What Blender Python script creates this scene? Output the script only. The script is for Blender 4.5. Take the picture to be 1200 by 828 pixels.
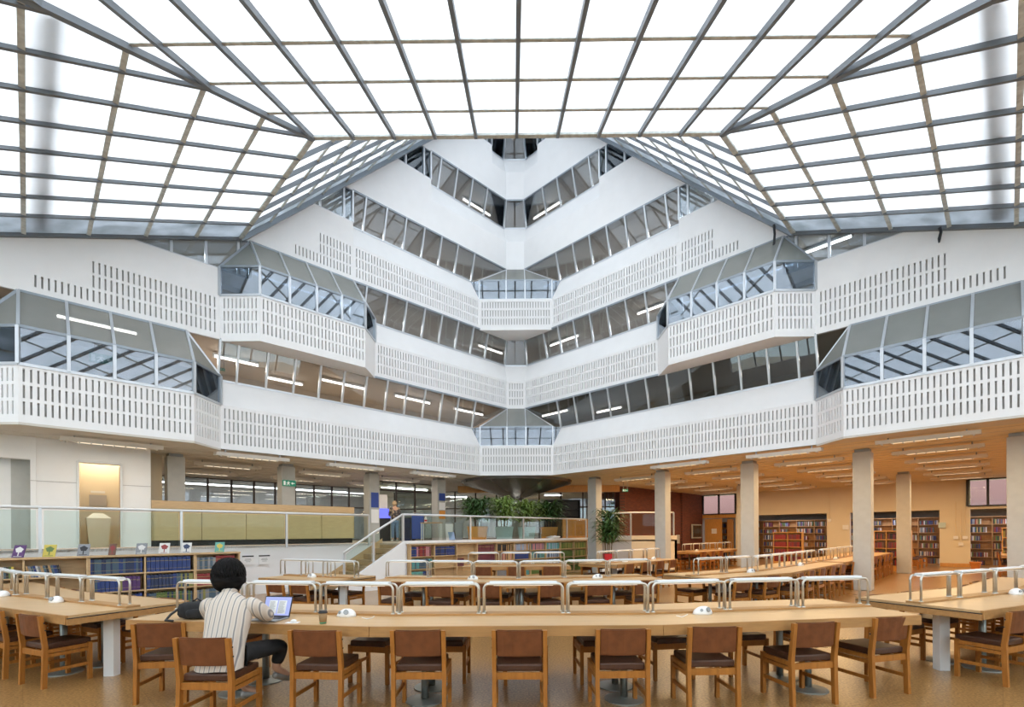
import bpy, bmesh, math, random
from mathutils import Vector, Matrix
random.seed(7)
sc = bpy.context.scene
for o in list(bpy.data.objects): bpy.data.objects.remove(o)
COL = sc.collection
S2 = math.sqrt(2.0)
# ---------------------------------------------------------------- camera
F = 574.3; V0 = 624.4; ROLL = 0.0059; CAMZ = 1.65
cam = bpy.data.cameras.new('camera'); co = bpy.data.objects.new('camera', cam); COL.objects.link(co)
cam.sensor_width = 36; cam.lens = 36*F/1200; cam.shift_y = (V0-414)/1200
cam.clip_start = .05; cam.clip_end = 300
co.matrix_world = Matrix.Translation((0, 0, CAMZ)) @ Matrix.Rotation(ROLL, 4, 'Y') @ Matrix.Rotation(math.pi/2, 4, 'X')
sc.camera = co
# ---------------------------------------------------------------- sky
w = bpy.data.worlds.new('World'); sc.world = w; w.use_nodes = True
bg = w.node_tree.nodes['Background']; bg.inputs[0].default_value = (.92, .955, 1, 1); bg.inputs[1].default_value = 3.1
# ---------------------------------------------------------------- exposure
sc.view_settings.view_transform = 'Standard'; sc.view_settings.look = 'None'
sc.view_settings.gamma = 1; sc.view_settings.use_curve_mapping = False
sc.view_settings.exposure = 0.30
sc.cycles.max_bounces = 9; sc.cycles.diffuse_bounces = 5; sc.cycles.glossy_bounces = 3
sc.cycles.transmission_bounces = 5; sc.cycles.transparent_max_bounces = 12
sc.cycles.sample_clamp_indirect = 6; sc.cycles.caustics_reflective = False; sc.cycles.caustics_refractive = False

# ---------------------------------------------------------------- materials
MATS = {}
def mat(name, col, rough=.6, metal=0., spec=.5, noise=0., nscale=8., col2=None, stretch=None, bump=0., emit=0., alpha=None, coat=0.):
    m = bpy.data.materials.new(name); m.use_nodes = True; nt = m.node_tree; b = nt.nodes['Principled BSDF']
    b.inputs['Base Color'].default_value = (*col, 1); b.inputs['Roughness'].default_value = rough
    b.inputs['Metallic'].default_value = metal; b.inputs['Specular IOR Level'].default_value = spec
    if coat: b.inputs['Coat Weight'].default_value = coat; b.inputs['Coat Roughness'].default_value = .22
    if noise or col2:
        tc = nt.nodes.new('ShaderNodeTexCoord'); mp = nt.nodes.new('ShaderNodeMapping'); nz = nt.nodes.new('ShaderNodeTexNoise')
        nt.links.new(tc.outputs['Object'], mp.inputs[0]); nt.links.new(mp.outputs[0], nz.inputs[0])
        if stretch: mp.inputs['Scale'].default_value = stretch
        nz.inputs['Scale'].default_value = nscale; nz.inputs['Detail'].default_value = 5
        rp = nt.nodes.new('ShaderNodeValToRGB'); rp.color_ramp.elements[0].position = .3; rp.color_ramp.elements[1].position = .7
        c2 = col2 or tuple(max(0, c*(1-noise)) for c in col)
        rp.color_ramp.elements[0].color = (*c2, 1); rp.color_ramp.elements[1].color = (*col, 1)
        nt.links.new(nz.outputs[0], rp.inputs[0]); nt.links.new(rp.outputs[0], b.inputs['Base Color'])
        if bump:
            bp = nt.nodes.new('ShaderNodeBump'); bp.inputs['Strength'].default_value = bump; bp.inputs['Distance'].default_value = .01
            nt.links.new(nz.outputs[0], bp.inputs['Height']); nt.links.new(bp.outputs[0], b.inputs['Normal'])
    if emit:
        b.inputs['Emission Color'].default_value = (*col, 1); b.inputs['Emission Strength'].default_value = emit
    MATS[name] = m; return m
def glass(name, tint, base=.06, ior=1.5, rough=.0):
    m = bpy.data.materials.new(name); m.use_nodes = True; nt = m.node_tree; nt.nodes.clear()
    out = nt.nodes.new('ShaderNodeOutputMaterial'); mx = nt.nodes.new('ShaderNodeMixShader')
    tr = nt.nodes.new('ShaderNodeBsdfTransparent'); gl = nt.nodes.new('ShaderNodeBsdfGlossy'); fr = nt.nodes.new('ShaderNodeFresnel')
    ad = nt.nodes.new('ShaderNodeMath'); ad.operation = 'ADD'; ad.use_clamp = True; ad.inputs[1].default_value = base
    tr.inputs[0].default_value = (*tint, 1); gl.inputs['Roughness'].default_value = rough; gl.inputs[0].default_value = (.84, .92, 1, 1)
    fr.inputs[0].default_value = ior
    nt.links.new(fr.outputs[0], ad.inputs[0]); nt.links.new(ad.outputs[0], mx.inputs[0])
    nt.links.new(tr.outputs[0], mx.inputs[1]); nt.links.new(gl.outputs[0], mx.inputs[2]); nt.links.new(mx.outputs[0], out.inputs[0])
    MATS[name] = m; return m
def frosted(name, col, dirt, dcol, scale):
    m = bpy.data.materials.new(name); m.use_nodes = True; nt = m.node_tree; nt.nodes.clear()
    out = nt.nodes.new('ShaderNodeOutputMaterial'); mx = nt.nodes.new('ShaderNodeMixShader')
    tr = nt.nodes.new('ShaderNodeBsdfTranslucent'); df = nt.nodes.new('ShaderNodeBsdfDiffuse')
    tc = nt.nodes.new('ShaderNodeTexCoord'); nz = nt.nodes.new('ShaderNodeTexNoise'); nz.inputs['Scale'].default_value = scale; nz.inputs['Detail'].default_value = 6
    rp = nt.nodes.new('ShaderNodeValToRGB'); rp.color_ramp.elements[0].position = .5-dirt; rp.color_ramp.elements[1].position = .62
    rp.color_ramp.elements[0].color = (*dcol, 1); rp.color_ramp.elements[1].color = (*col, 1)
    nt.links.new(tc.outputs['Object'], nz.inputs[0]); nt.links.new(nz.outputs[0], rp.inputs[0]); nt.links.new(rp.outputs[0], tr.inputs[0])
    df.inputs[0].default_value = (.75, .78, .8, 1); mx.inputs[0].default_value = .2
    nt.links.new(tr.outputs[0], mx.inputs[1]); nt.links.new(df.outputs[0], mx.inputs[2]); nt.links.new(mx.outputs[0], out.inputs[0])
    MATS[name] = m; return m
def emis(name, col, st):
    m = bpy.data.materials.new(name); m.use_nodes = True; nt = m.node_tree; nt.nodes.clear()
    out = nt.nodes.new('ShaderNodeOutputMaterial'); e = nt.nodes.new('ShaderNodeEmission'); e.inputs[0].default_value = (*col, 1); e.inputs[1].default_value = st
    nt.links.new(e.outputs[0], out.inputs[0]); MATS[name] = m; return m
mat('white_wall', (.87, .87, .87), .75, noise=.03, nscale=2.5)
mat('slot_back', (.46, .45, .44), .9)
mat('warm_wall', (.78, .70, .54), .7, noise=.04, nscale=1.5)
mat('soffit', (.66, .63, .57), .8, noise=.05, nscale=5)
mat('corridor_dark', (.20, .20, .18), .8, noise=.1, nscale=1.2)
mat('soffit_warm', (.76, .67, .50), .7, noise=.05, nscale=5)
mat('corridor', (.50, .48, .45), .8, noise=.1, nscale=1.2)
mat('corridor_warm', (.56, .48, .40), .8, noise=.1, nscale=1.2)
mat('alu', (.62, .65, .68), .35, .6)
mat('alu_dark', (.30, .34, .38), .4, .5)
mat('bar_grey', (.17, .19, .21), .5, .3)
mat('bar_pale', (.66, .70, .68), .6, .1, noise=.3, nscale=12)
mat('chrome', (.58, .55, .49), .28, .85)
mat('steel_dark', (.34, .37, .36), .4, .7)
mat('wood_top', (.60, .385, .19), .38, noise=.13, nscale=4, stretch=(.35, 5, 5), coat=.15)
mat('wood_edge', (.45, .235, .08), .48, noise=.22, nscale=6, stretch=(.5, 5, 5))
mat('wood_chair', (.41, .16, .030), .5, spec=.3, noise=.25, nscale=9, stretch=(5, 5, .6))
mat('wood_shelf', (.62, .42, .22), .45, noise=.18, nscale=5, stretch=(1, 1, 6))
mat('wood_counter', (.58, .45, .23), .5, noise=.15, nscale=4, stretch=(1, 1, 7))
mat('wood_door', (.46, .24, .09), .45, noise=.2, nscale=5, stretch=(5, 5, .7))
mat('wood_orange', (.70, .36, .10), .4, noise=.2, nscale=5, stretch=(5, 5, .7))
mat('wood_stair', (.46, .31, .16), .4, noise=.25, nscale=7)
mat('leather', (.18, .062, .022), .5, spec=.25, noise=.25, nscale=14, bump=.15)
mat('leather_seat', (.085, .036, .02), .42, spec=.35, noise=.25, nscale=14, bump=.15)
mat('brick_red', (.17, .055, .04), .8, noise=.4, nscale=10)
mat('mortar', (.16, .09, .07), .9)
mat('black', (.02, .02, .022), .5)
mat('black_fabric', (.02, .02, .022), .9, noise=.4, nscale=20)
mat('dark_void', (.05, .045, .04), .9)
mat('white_plastic', (.85, .85, .84), .3)
mat('white_metal', (.72, .74, .75), .4)
mat('paper', (.85, .85, .84), .7)
mat('cream_box', (.78, .68, .50), .5)
mat('concrete', (.50, .50, .47), .7, noise=.08, nscale=6)
mat('green_sign', (.01, .22, .13), .4, emit=.25)
mat('sign_white', (.8, .85, .8), .4, emit=.2)
mat('cone_dark', (.13, .12, .11), .25, .4)
mat('pot_orange', (.75, .32, .06), .5); mat('pot_teal', (.55, .68, .66), .5); mat('pot_red', (.55, .03, .04), .3)
mat('soil', (.05, .035, .02), .9)
mat('leaf_dark', (.09, .19, .055), .45, noise=.5, nscale=6); mat('leaf_light', (.34, .50, .13), .45, noise=.5, nscale=6)
mat('stem_brown', (.20, .14, .08), .8)
mat('skin', (.62, .38, .27), .5); mat('hair_black', (.006, .005, .005), .7, spec=.15)
mat('hair_blond', (.45, .33, .2), .6)
mat('denim', (.24, .38, .58), .8, noise=.3, nscale=20); mat('blue_trolley', (.03, .07, .32), .5)
mat('screen_blue', (.10, .12, .8), .4, emit=1.3)
mat('tv_black', (.03, .03, .035), .25); mat('grey_metal', (.30, .31, .31), .45, .4)
mat('cup_brown', (.32, .19, .08), .7); mat('orange_brown', (.62, .22, .05), .6)
mat('outer_stone', (.75, .74, .72), .8)
glass('win_glass', (.70, .70, .69), .03, 1.45)
glass('win_clear', (.74, .78, .80), .05, 1.5)
glass('bay_glass', (.52, .57, .62), .16, 1.5)
glass('rail_glass', (.88, .93, .91), .0, 1.22)
frosted('roof_pane', (.93, .95, .97), .12, (.85, .88, .90), 1.3)
frosted('roof_pane_dirty', (.52, .56, .60), .25, (.30, .34, .36), 2.2)
def wired(name):
    m = mat(name, (.42, .43, .41), .5, noise=.12, nscale=1.6); nt = m.node_tree; b = nt.nodes['Principled BSDF']; out = nt.nodes['Material Output']
    mx = nt.nodes.new('ShaderNodeMixShader'); tr = nt.nodes.new('ShaderNodeBsdfTransparent'); tr.inputs[0].default_value = (.80, .82, .80, 1); mx.inputs[0].default_value = .5
    nt.links.new(tr.outputs[0], mx.inputs[1]); nt.links.new(b.outputs[0], mx.inputs[2]); nt.links.new(mx.outputs[0], out.inputs[0])
wired('bay_top_pane')
emis('tube_white', (1, .96, .92), 9)
emis('tube_warm', (1, .75, .45), .9)
emis('tube_neutral', (1, .85, .62), 1.1)
emis('window_day', (.80, .82, .95), 1.6)
emis('screen_text', (.42, .48, .85), .9)
# floor
def floor_mat():
    m = mat('cork_floor', (.47, .28, .115), .3, coat=.35); nt = m.node_tree; b = nt.nodes['Principled BSDF']
    tc = nt.nodes.new('ShaderNodeTexCoord'); n1 = nt.nodes.new('ShaderNodeTexNoise'); n2 = nt.nodes.new('ShaderNodeTexNoise')
    n1.inputs['Scale'].default_value = 45; n1.inputs['Detail'].default_value = 3; n2.inputs['Scale'].default_value = .5; n2.inputs['Detail'].default_value = 4
    nt.links.new(tc.outputs['Object'], n1.inputs[0]); nt.links.new(tc.outputs['Object'], n2.inputs[0])
    r1 = nt.nodes.new('ShaderNodeValToRGB'); r1.color_ramp.elements[0].position = .35; r1.color_ramp.elements[1].position = .62
    r1.color_ramp.elements[0].color = (.20, .095, .03, 1); r1.color_ramp.elements[1].color = (.45, .255, .09, 1)
    br = nt.nodes.new('ShaderNodeTexBrick'); br.offset = 0; br.inputs['Scale'].default_value = 1; br.inputs['Brick Width'].default_value = .9; br.inputs['Row Height'].default_value = .9
    br.inputs['Mortar Size'].default_value = .004; br.inputs['Color1'].default_value = (1, 1, 1, 1); br.inputs['Color2'].default_value = (.93, .93, .93, 1); br.inputs['Mortar'].default_value = (.72, .72, .72, 1)
    mp = nt.nodes.new('ShaderNodeMapping'); mp.inputs['Rotation'].default_value = (0, 0, math.radians(45)); nt.links.new(tc.outputs['Object'], mp.inputs[0]); nt.links.new(mp.outputs[0], br.inputs[0])
    mx = nt.nodes.new('ShaderNodeMixRGB'); mx.blend_type = 'MULTIPLY'; mx.inputs[0].default_value = 1
    nt.links.new(n1.outputs[0], r1.inputs[0]); nt.links.new(r1.outputs[0], mx.inputs[1]); nt.links.new(br.outputs[0], mx.inputs[2])
    nt.links.new(mx.outputs[0], b.inputs['Base Color'])
    mr = nt.nodes.new('ShaderNodeMapRange'); mr.inputs[3].default_value = .24; mr.inputs[4].default_value = .34
    nt.links.new(n2.outputs[0], mr.inputs[0]); nt.links.new(mr.outputs[0], b.inputs['Roughness'])
floor_mat()
def stripe_mat():
    m = mat('striped_shirt', (.62, .57, .50), .85); nt = m.node_tree; b = nt.nodes['Principled BSDF']
    tc = nt.nodes.new('ShaderNodeTexCoord'); wv = nt.nodes.new('ShaderNodeTexWave'); wv.wave_type = 'BANDS'; wv.bands_direction = 'X'
    wv.inputs['Scale'].default_value = 7; wv.inputs['Distortion'].default_value = .8; wv.inputs['Detail'].default_value = 1
    r = nt.nodes.new('ShaderNodeValToRGB'); e = r.color_ramp.elements; e[0].position = .0; e[0].color = (.20, .19, .20, 1); e[1].position = .22; e[1].color = (.66, .60, .52, 1)
    x = r.color_ramp.elements.new(.7); x.color = (.58, .50, .43, 1)
    nt.links.new(tc.outputs['Object'], wv.inputs[0]); nt.links.new(wv.outputs[0], r.inputs[0]); nt.links.new(r.outputs[0], b.inputs['Base Color'])
    m = mat('floral_jacket', (.1, .05, .05), .8); nt = m.node_tree; b = nt.nodes['Principled BSDF']
    tc = nt.nodes.new('ShaderNodeTexCoord'); vo = nt.nodes.new('ShaderNodeTexVoronoi'); vo.inputs['Scale'].default_value = 9
    r = nt.nodes.new('ShaderNodeValToRGB'); e = r.color_ramp.elements; e[0].color = (.62, .16, .13, 1); e[1].position = .6; e[1].color = (.07, .06, .07, 1)
    x = e.new(.25); x.color = (.52, .42, .30, 1)
    nt.links.new(tc.outputs['Object'], vo.inputs[0]); nt.links.new(vo.outputs['Distance'], r.inputs[0]); nt.links.new(r.outputs[0], b.inputs['Base Color'])
stripe_mat()

# ---------------------------------------------------------------- mesh builder
class MB:
    def __init__(s): s.v = []; s.f = []; s.m = []
    def poly(s, pts, mi=0):
        n = len(s.v); s.v += [tuple(p) for p in pts]; s.f.append(tuple(range(n, n+len(pts)))); s.m.append(mi); return s
    def hexa(s, p, mi=0):   # 8 pts: bottom 4 ccw, top 4
        n = len(s.v); s.v += [tuple(q) for q in p]
        for f in ((3, 2, 1, 0), (4, 5, 6, 7), (0, 1, 5, 4), (1, 2, 6, 5), (2, 3, 7, 6), (3, 0, 4, 7)):
            s.f.append(tuple(n+i for i in f)); s.m.append(mi)
        return s
    def box(s, x0, x1, y0, y1, z0, z1, mi=0):
        return s.hexa([(x0, y0, z0), (x1, y0, z0), (x1, y1, z0), (x0, y1, z0), (x0, y0, z1), (x1, y0, z1), (x1, y1, z1), (x0, y1, z1)], mi)
    def bar(s, a, b, w, h, up=(0, 0, 1), mi=0):   # rectangular bar from a to b; w sideways, h along up
        a = Vector(a); b = Vector(b); d = (b-a).normalized(); u = Vector(up); r = d.cross(u)
        if r.length < 1e-4: r = d.cross(Vector((0, 1, 0)))
        r.normalize(); u = r.cross(d).normalized(); r *= w/2; u *= h/2
        return s.hexa([a-r-u, a+r-u, b+r-u, b-r-u, a-r+u, a+r+u, b+r+u, b-r+u], mi)
    def slab(s, pts, t, mi=0):   # polygon given thickness t along its normal
        P = [Vector(p) for p in pts]; nn = Vector((0, 0, 0))
        for i in range(len(P)): nn += P[i].cross(P[(i+1) % len(P)])
        nn.normalize(); n = len(s.v); k = len(P)
        s.v += [tuple(p) for p in P]+[tuple(p+nn*t) for p in P]
        s.f.append(tuple(range(n+k-1, n-1, -1))); s.f.append(tuple(range(n+k, n+2*k))); s.m += [mi, mi]
        for i in range(k):
            j = (i+1) % k; s.f.append((n+i, n+j, n+k+j, n+k+i)); s.m.append(mi)
        return s
    def tube(s, pts, r, seg=8, mi=0, closed=False, cap=True):
        P = [Vector(p) for p in pts]; n = len(s.v); K = len(P); rr = r if isinstance(r, (list, tuple)) else [r]*K
        prev = None
        for i, p in enumerate(P):
            d = (P[min(i+1, K-1)]-P[max(i-1, 0)]).normalized()
            if prev is None:
                a = d.orthogonal().normalized()
            else:
                a = (prev-d*prev.dot(d)).normalized()
            prev = a; b = d.cross(a)
            for j in range(seg):
                t = 2*math.pi*j/seg; s.v.append(tuple(p+(a*math.cos(t)+b*math.sin(t))*rr[i]))
        for i in range(K-1):
            for j in range(seg):
                k = (j+1) % seg; s.f.append((n+i*seg+j, n+i*seg+k, n+(i+1)*seg+k, n+(i+1)*seg+j)); s.m.append(mi)
        if cap:
            s.f.append(tuple(n+j for j in range(seg-1, -1, -1))); s.f.append(tuple(n+(K-1)*seg+j for j in range(seg))); s.m += [mi, mi]
        return s
    def lathe(s, prof, cx=0, cy=0, seg=20, mi=0):
        n = len(s.v); K = len(prof)
        for (r, z) in prof:
            for j in range(seg):
                t = 2*math.pi*j/seg; s.v.append((cx+r*math.cos(t), cy+r*math.sin(t), z))
        for i in range(K-1):
            for j in range(seg):
                k = (j+1) % seg; s.f.append((n+i*seg+j, n+i*seg+k, n+(i+1)*seg+k, n+(i+1)*seg+j)); s.m.append(mi)
        s.f.append(tuple(n+j for j in range(seg-1, -1, -1))); s.f.append(tuple(n+(K-1)*seg+j for j in range(seg))); s.m += [mi, mi]
        return s
    def mesh(s, name, mats, smooth=False, bevel=0, bseg=2):
        me = bpy.data.meshes.new(name); me.from_pydata(s.v, [], s.f)
        for m in (mats if isinstance(mats, (list, tuple)) else [mats]): me.materials.append(MATS[m])
        me.polygons.foreach_set('material_index', s.m); me.update()
        if bevel:
            bm = bmesh.new(); bm.from_mesh(me); bmesh.ops.bevel(bm, geom=bm.edges[:], offset=bevel, segments=bseg, affect='EDGES', profile=.5); bm.to_mesh(me); bm.free()
        if smooth: me.polygons.foreach_set('use_smooth', [True]*len(me.polygons))
        return me
    def obj(s, name, mats, parent=None, **kw):
        return link(name, s.mesh(name, mats, **kw), parent)
def link(name, me, parent=None):
    o = bpy.data.objects.new(name, me); COL.objects.link(o)
    if parent is not None: o.parent = parent
    return o
def thing(name, label, cat, loc=(0, 0, 0), rz=0, group=None):
    o = bpy.data.objects.new(name, None); COL.objects.link(o); o.location = loc; o.rotation_euler = (0, 0, rz); o.empty_display_size = .1
    return tag(o, label, cat, group)
def tag(o, label=None, cat=None, group=None, kind=None):
    if label: o['label'] = label
    if cat: o['category'] = cat
    if group: o['group'] = group
    if kind: o['kind'] = kind
    return o
def struct(o): o['kind'] = 'structure'; return o
def sempty(name):
    o = bpy.data.objects.new(name, None); COL.objects.link(o); return struct(o)
def copy_tree(o, loc=None, rz=None, label=None, group=None, parent=None):
    c = o.copy(); COL.objects.link(c)
    if parent is not None: c.parent = parent
    if loc is not None: c.location = loc
    if rz is not None: c.rotation_euler = (0, 0, rz)
    if label: c['label'] = label
    if group: c['group'] = group
    for ch in KIDS.get(o.name, []):
        copy_tree(ch, parent=c)
    return c
KIDS = {}
def proto_done(o):    # remember children of a prototype so that copies need no search
    KIDS[o.name] = [c for c in bpy.data.objects if c.parent is o]
    for c in KIDS[o.name]: proto_done(c)
ORD = ['first', 'second', 'third', 'fourth', 'fifth', 'sixth', 'seventh', 'eighth', 'ninth', 'tenth', 'eleventh', 'twelfth', 'thirteenth', 'fourteenth', 'fifteenth', 'sixteenth', 'seventeenth', 'eighteenth', 'nineteenth', 'twentieth']
for _a in ('twenty', 'thirty', 'forty', 'fifty', 'sixty'):
    for _b in ORD[:9]: ORD.append(_a+'-'+_b)
    ORD.append({'twenty': 'thirtieth', 'thirty': 'fortieth', 'forty': 'fiftieth', 'fifty': 'sixtieth', 'sixty': 'seventieth'}[_a])
# ground plan helpers: left family of lines Y-X=c, right family Y+X=c, met by the sight line of picture column px
def PL(px, c): t = (px-600)/F; Y = c/(1-t); return (t*Y, Y)
def PR(px, c): t = (px-600)/F; Y = c/(1+t); return (t*Y, Y)
def AT(u, v, z):   # point at height z
    du, dv = u-600, v-V0; a = du-dv*ROLL; b = dv+du*ROLL
    Y = -(z-CAMZ)*F/b; return (a/F*Y, Y)
# building frame
YAW = -.0057; KX, KY = .205, 20.85
ex = (math.cos(YAW), math.sin(YAW)); ey = (-math.sin(YAW), math.cos(YAW))
def B(x, y, z): return Vector((KX+x*ex[0]+y*ey[0], KY+x*ex[1]+y*ey[1], z))
def W(s, q, o, z): return B(s*(q-o/S2), -q-o/S2, z)        # foot q on wing s, o metres towards the atrium
def CH(s, o, z): return B(s*(.373-.414*o), -(.373+o), z)   # chamfered corner, same offset
ZB = [3.937+2.902*k for k in range(7)]
# ================================================================ THE BUILDING
ROWS = ((.16, .425), (.49, .755), (.82, 1.085))
def slotwall(name, P0, P1, h, inward, slots=True, active=None, pitch=.106, sw=.034, parent=None):
    P0 = Vector(P0); P1 = Vector(P1); L = (P1-P0).length; d = (P1-P0)/L; b = Vector(inward).normalized()*.07; Z = Vector((0, 0, 1))
    m = MB()
    if slots:
        n = int((L-.05)/pitch); m0 = (L-(n-1)*pitch)/2
        us = [m0+i*pitch for i in range(n)]
        last = 0
        for u in us:
            a = u-sw/2; c = u+sw/2
            act = [r for i, r in enumerate(ROWS) if (active is None or active(u, i))]
            if not act: continue
            m.poly([P0+d*last, P0+d*a, P0+d*a+Z*h, P0+d*last+Z*h]); last = c
            zz = 0
            for (z0, z1) in act:
                m.poly([P0+d*a+Z*zz, P0+d*c+Z*zz, P0+d*c+Z*z0, P0+d*a+Z*z0]); zz = z1
                q = [P0+d*a+Z*z0, P0+d*c+Z*z0, P0+d*c+Z*z1, P0+d*a+Z*z1]
                for i in range(4): j = (i+1) % 4; m.poly([q[i], q[j], q[j]+b, q[i]+b])
            m.poly([P0+d*a+Z*zz, P0+d*c+Z*zz, P0+d*c+Z*h, P0+d*a+Z*h])
        m.poly([P0+d*last, P1, P1+Z*h, P0+d*last+Z*h])
    else: m.poly([P0, P1, P1+Z*h, P0+Z*h])
    m.poly([P0+b, P1+b, P1+b+Z*h, P0+b+Z*h], 1)
    m.poly([P0, P1, P1+b, P0+b]); m.poly([P0+Z*h, P1+Z*h, P1+b+Z*h, P0+b+Z*h])
    m.poly([P0, P0+b, P0+b+Z*h, P0+Z*h]); m.poly([P1, P1+b, P1+b+Z*h, P1+Z*h])
    return struct(m.obj(name, ('white_wall', 'slot_back'), parent))
SN = {-1: 'left', 1: 'right'}
WN = [0]
def window():
    WN[0] += 1; return sempty('window_%d' % WN[0])
def panes(root, bot, top, gm, t=.014, mull=.05, mm='alu', rails=True, ends=True, mdeep=.08):
    # bot/top: matching lists of points; glass between, mullions at every point
    n = len(bot)
    for i in range(n-1):
        tri = (bot[i]-top[i]).length < 1e-4 or (bot[i+1]-top[i+1]).length < 1e-4
        P = [bot[i], bot[i+1], top[i+1], top[i]]
        if tri: P = [p for k, p in enumerate(P) if not any((p-q).length < 1e-4 for q in P[:k])]
        MB().slab(P, t).obj('pane', gm, root)
    for i in range(n):
        if not ends and i in (0, n-1): continue
        if (bot[i]-top[i]).length > .05:
            d = bot[min(i+1, n-1)]-bot[max(i-1, 0)]; nn = d.cross(top[i]-bot[i])
            MB().bar(bot[i], top[i], mull, mdeep, nn).obj('mullion', mm, root)
    if rails:
        for i in range(n-1):
            MB().bar(bot[i], bot[i+1], .04, .06).obj('bottom_rail', mm, root)
            MB().bar(top[i], top[i+1], .04, .06).obj('top_rail', 'alu_dark', root)
G0 = .575
def qlist(a, b):   # mullion grid positions strictly inside (a, b)
    r = []; k = 0
    while G0+.5375*k < b-.08:
        if G0+.5375*k > a+.08: r.append(G0+.5375*k)
        k += 1
    return r
QEND = 16.9
SILL, CREASE = 1.88, 1.17
for k in range(5):
    z = ZB[k]; zt = ZB[k+1]; slots = k < 3
    pEnd = {0: 7.88, 1: 4.67, 2: 5.2, 3: 3.05, 4: .92}[k]
    for s in (-1, 1):
        inn = (s, 1, 0)
        nm = 'wall_'+SN[s]
        # --- parapet with sloping top between corner and pEnd
        if k in (0, 2):
            qa = 1.44; a0 = W(s, 1.44, 0, z)
        else:
            qa = None; a0 = CH(s, 0, z)
        slotwall(nm, a0, W(s, pEnd, 0, z), CREASE, inn, slots)
        # sloping face
        def lo(o, zz): return (W(s, 1.44, o, zz) if k in (0, 2) else CH(s, o, zz))
        m = MB()
        if k in (0, 2): m.poly([W(s, 1.44, 0, z+CREASE), W(s, pEnd, 0, z+CREASE), W(s, pEnd, -.25, z+SILL), W(s, 1.44+.16, -.25, z+SILL)])
        else: m.poly([CH(s, 0, z+CREASE), W(s, pEnd, 0, z+CREASE), W(s, pEnd, -.25, z+SILL), CH(s, -.25, z+SILL)])
        m.poly([W(s, pEnd, 0, z+CREASE), W(s, pEnd, -.25, z+SILL), W(s, pEnd, 0, z+SILL)])
        m.poly([W(s, pEnd, -.25, z+SILL), W(s, pEnd, 0, z+SILL), W(s, 0, 0, z+SILL), W(s, 0, -.25, z+SILL)] if False else [W(s, pEnd, -.25, z+SILL), W(s, pEnd, -.6, z+SILL), W(s, 1.0, -.6, z+SILL), W(s, 1.0, -.25, z+SILL)])
        struct(m.obj(nm, 'white_wall'))
        # --- leaning ribbon window
        wroot = window(); gm = 'win_glass' if k != 4 else 'win_clear'
        qe = {0: 7.88, 1: 5.2, 2: 5.2, 3: 3.05, 4: .92}[k]
        if k in (0, 2):
            qs = [1.6]+[q for q in qlist(1.62, qe)]+[qe]
            bot = [W(s, q, -.25, z+SILL) for q in qs]; top = [W(s, q, 0, zt) for q in qs]
            # triangular light above the middle bay
            MB().slab([W(s, 1.6, -.25, z+SILL), W(s, 1.6, 0, zt), CH(s, 0, zt)], .014).obj('pane', gm, wroot)
            MB().bar(W(s, 1.6, 0, zt), CH(s, 0, zt), .04, .06).obj('top_rail', 'alu_dark', wroot)
        else:
            qs = qlist(.95, qe)+[qe]
            bot = [CH(s, -.25, z+SILL)]+[W(s, q, -.25, z+SILL) for q in qs]; top = [CH(s, 0, zt)]+[W(s, q, 0, zt) for q in qs]
        panes(wroot, bot, top, gm)
        # --- flush stretch beyond
        fs = {0: 11.09, 1: 7.88, 2: 5.2, 3: 3.05, 4: .92}[k]; fe = QEND
        if k == 1: act = lambda u, i, f=fs: (f+u/S2 < 9.75) or (i == 0 and f+u/S2 < 10.4)
        elif k == 2: act = lambda u, i, f=fs: (f+u/S2 < 6.0) or (i == 0 and f+u/S2 < 6.5)
        else: act = None
        slotwall(nm, W(s, fs, 0, z), W(s, fe, 0, z), SILL if k > 0 else SILL, inn, k in (1, 2), act)
        ws = {1: 7.35, 2: 5.2, 3: 3.05, 4: .92}.get(k)
        if ws is not None:
            wroot = window(); qs = [ws]+qlist(ws+.1, ws+4.5)
            panes(wroot, [W(s, q, -.03, z+SILL) for q in qs], [W(s, q, -.03, zt) for q in qs], 'win_clear', mull=.06)
            struct(MB().poly([W(s, qs[-1], 0, z+SILL), W(s, QEND, 0, z+SILL), W(s, QEND, 0, zt), W(s, qs[-1], 0, zt)]).obj(nm, 'white_wall'))
        else:
            struct(MB().poly([W(s, 11.09, 0, z+SILL), W(s, QEND, 0, z+SILL), W(s, QEND, 0, zt), W(s, 11.09, 0, zt)]).obj(nm, 'white_wall'))
        # --- corridor behind: ceiling, floor, back wall
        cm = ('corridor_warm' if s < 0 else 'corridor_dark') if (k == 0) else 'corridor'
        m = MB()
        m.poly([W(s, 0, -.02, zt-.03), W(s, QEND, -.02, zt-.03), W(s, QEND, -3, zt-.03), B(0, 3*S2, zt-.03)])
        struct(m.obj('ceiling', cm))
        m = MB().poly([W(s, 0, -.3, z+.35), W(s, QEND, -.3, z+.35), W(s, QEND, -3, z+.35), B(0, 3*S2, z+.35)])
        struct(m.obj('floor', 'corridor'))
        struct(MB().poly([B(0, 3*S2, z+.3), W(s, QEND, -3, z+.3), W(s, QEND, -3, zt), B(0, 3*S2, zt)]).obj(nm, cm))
        # roof beams seen inside
    # --- chamfered corner
    nm = 'wall_back'
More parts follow.
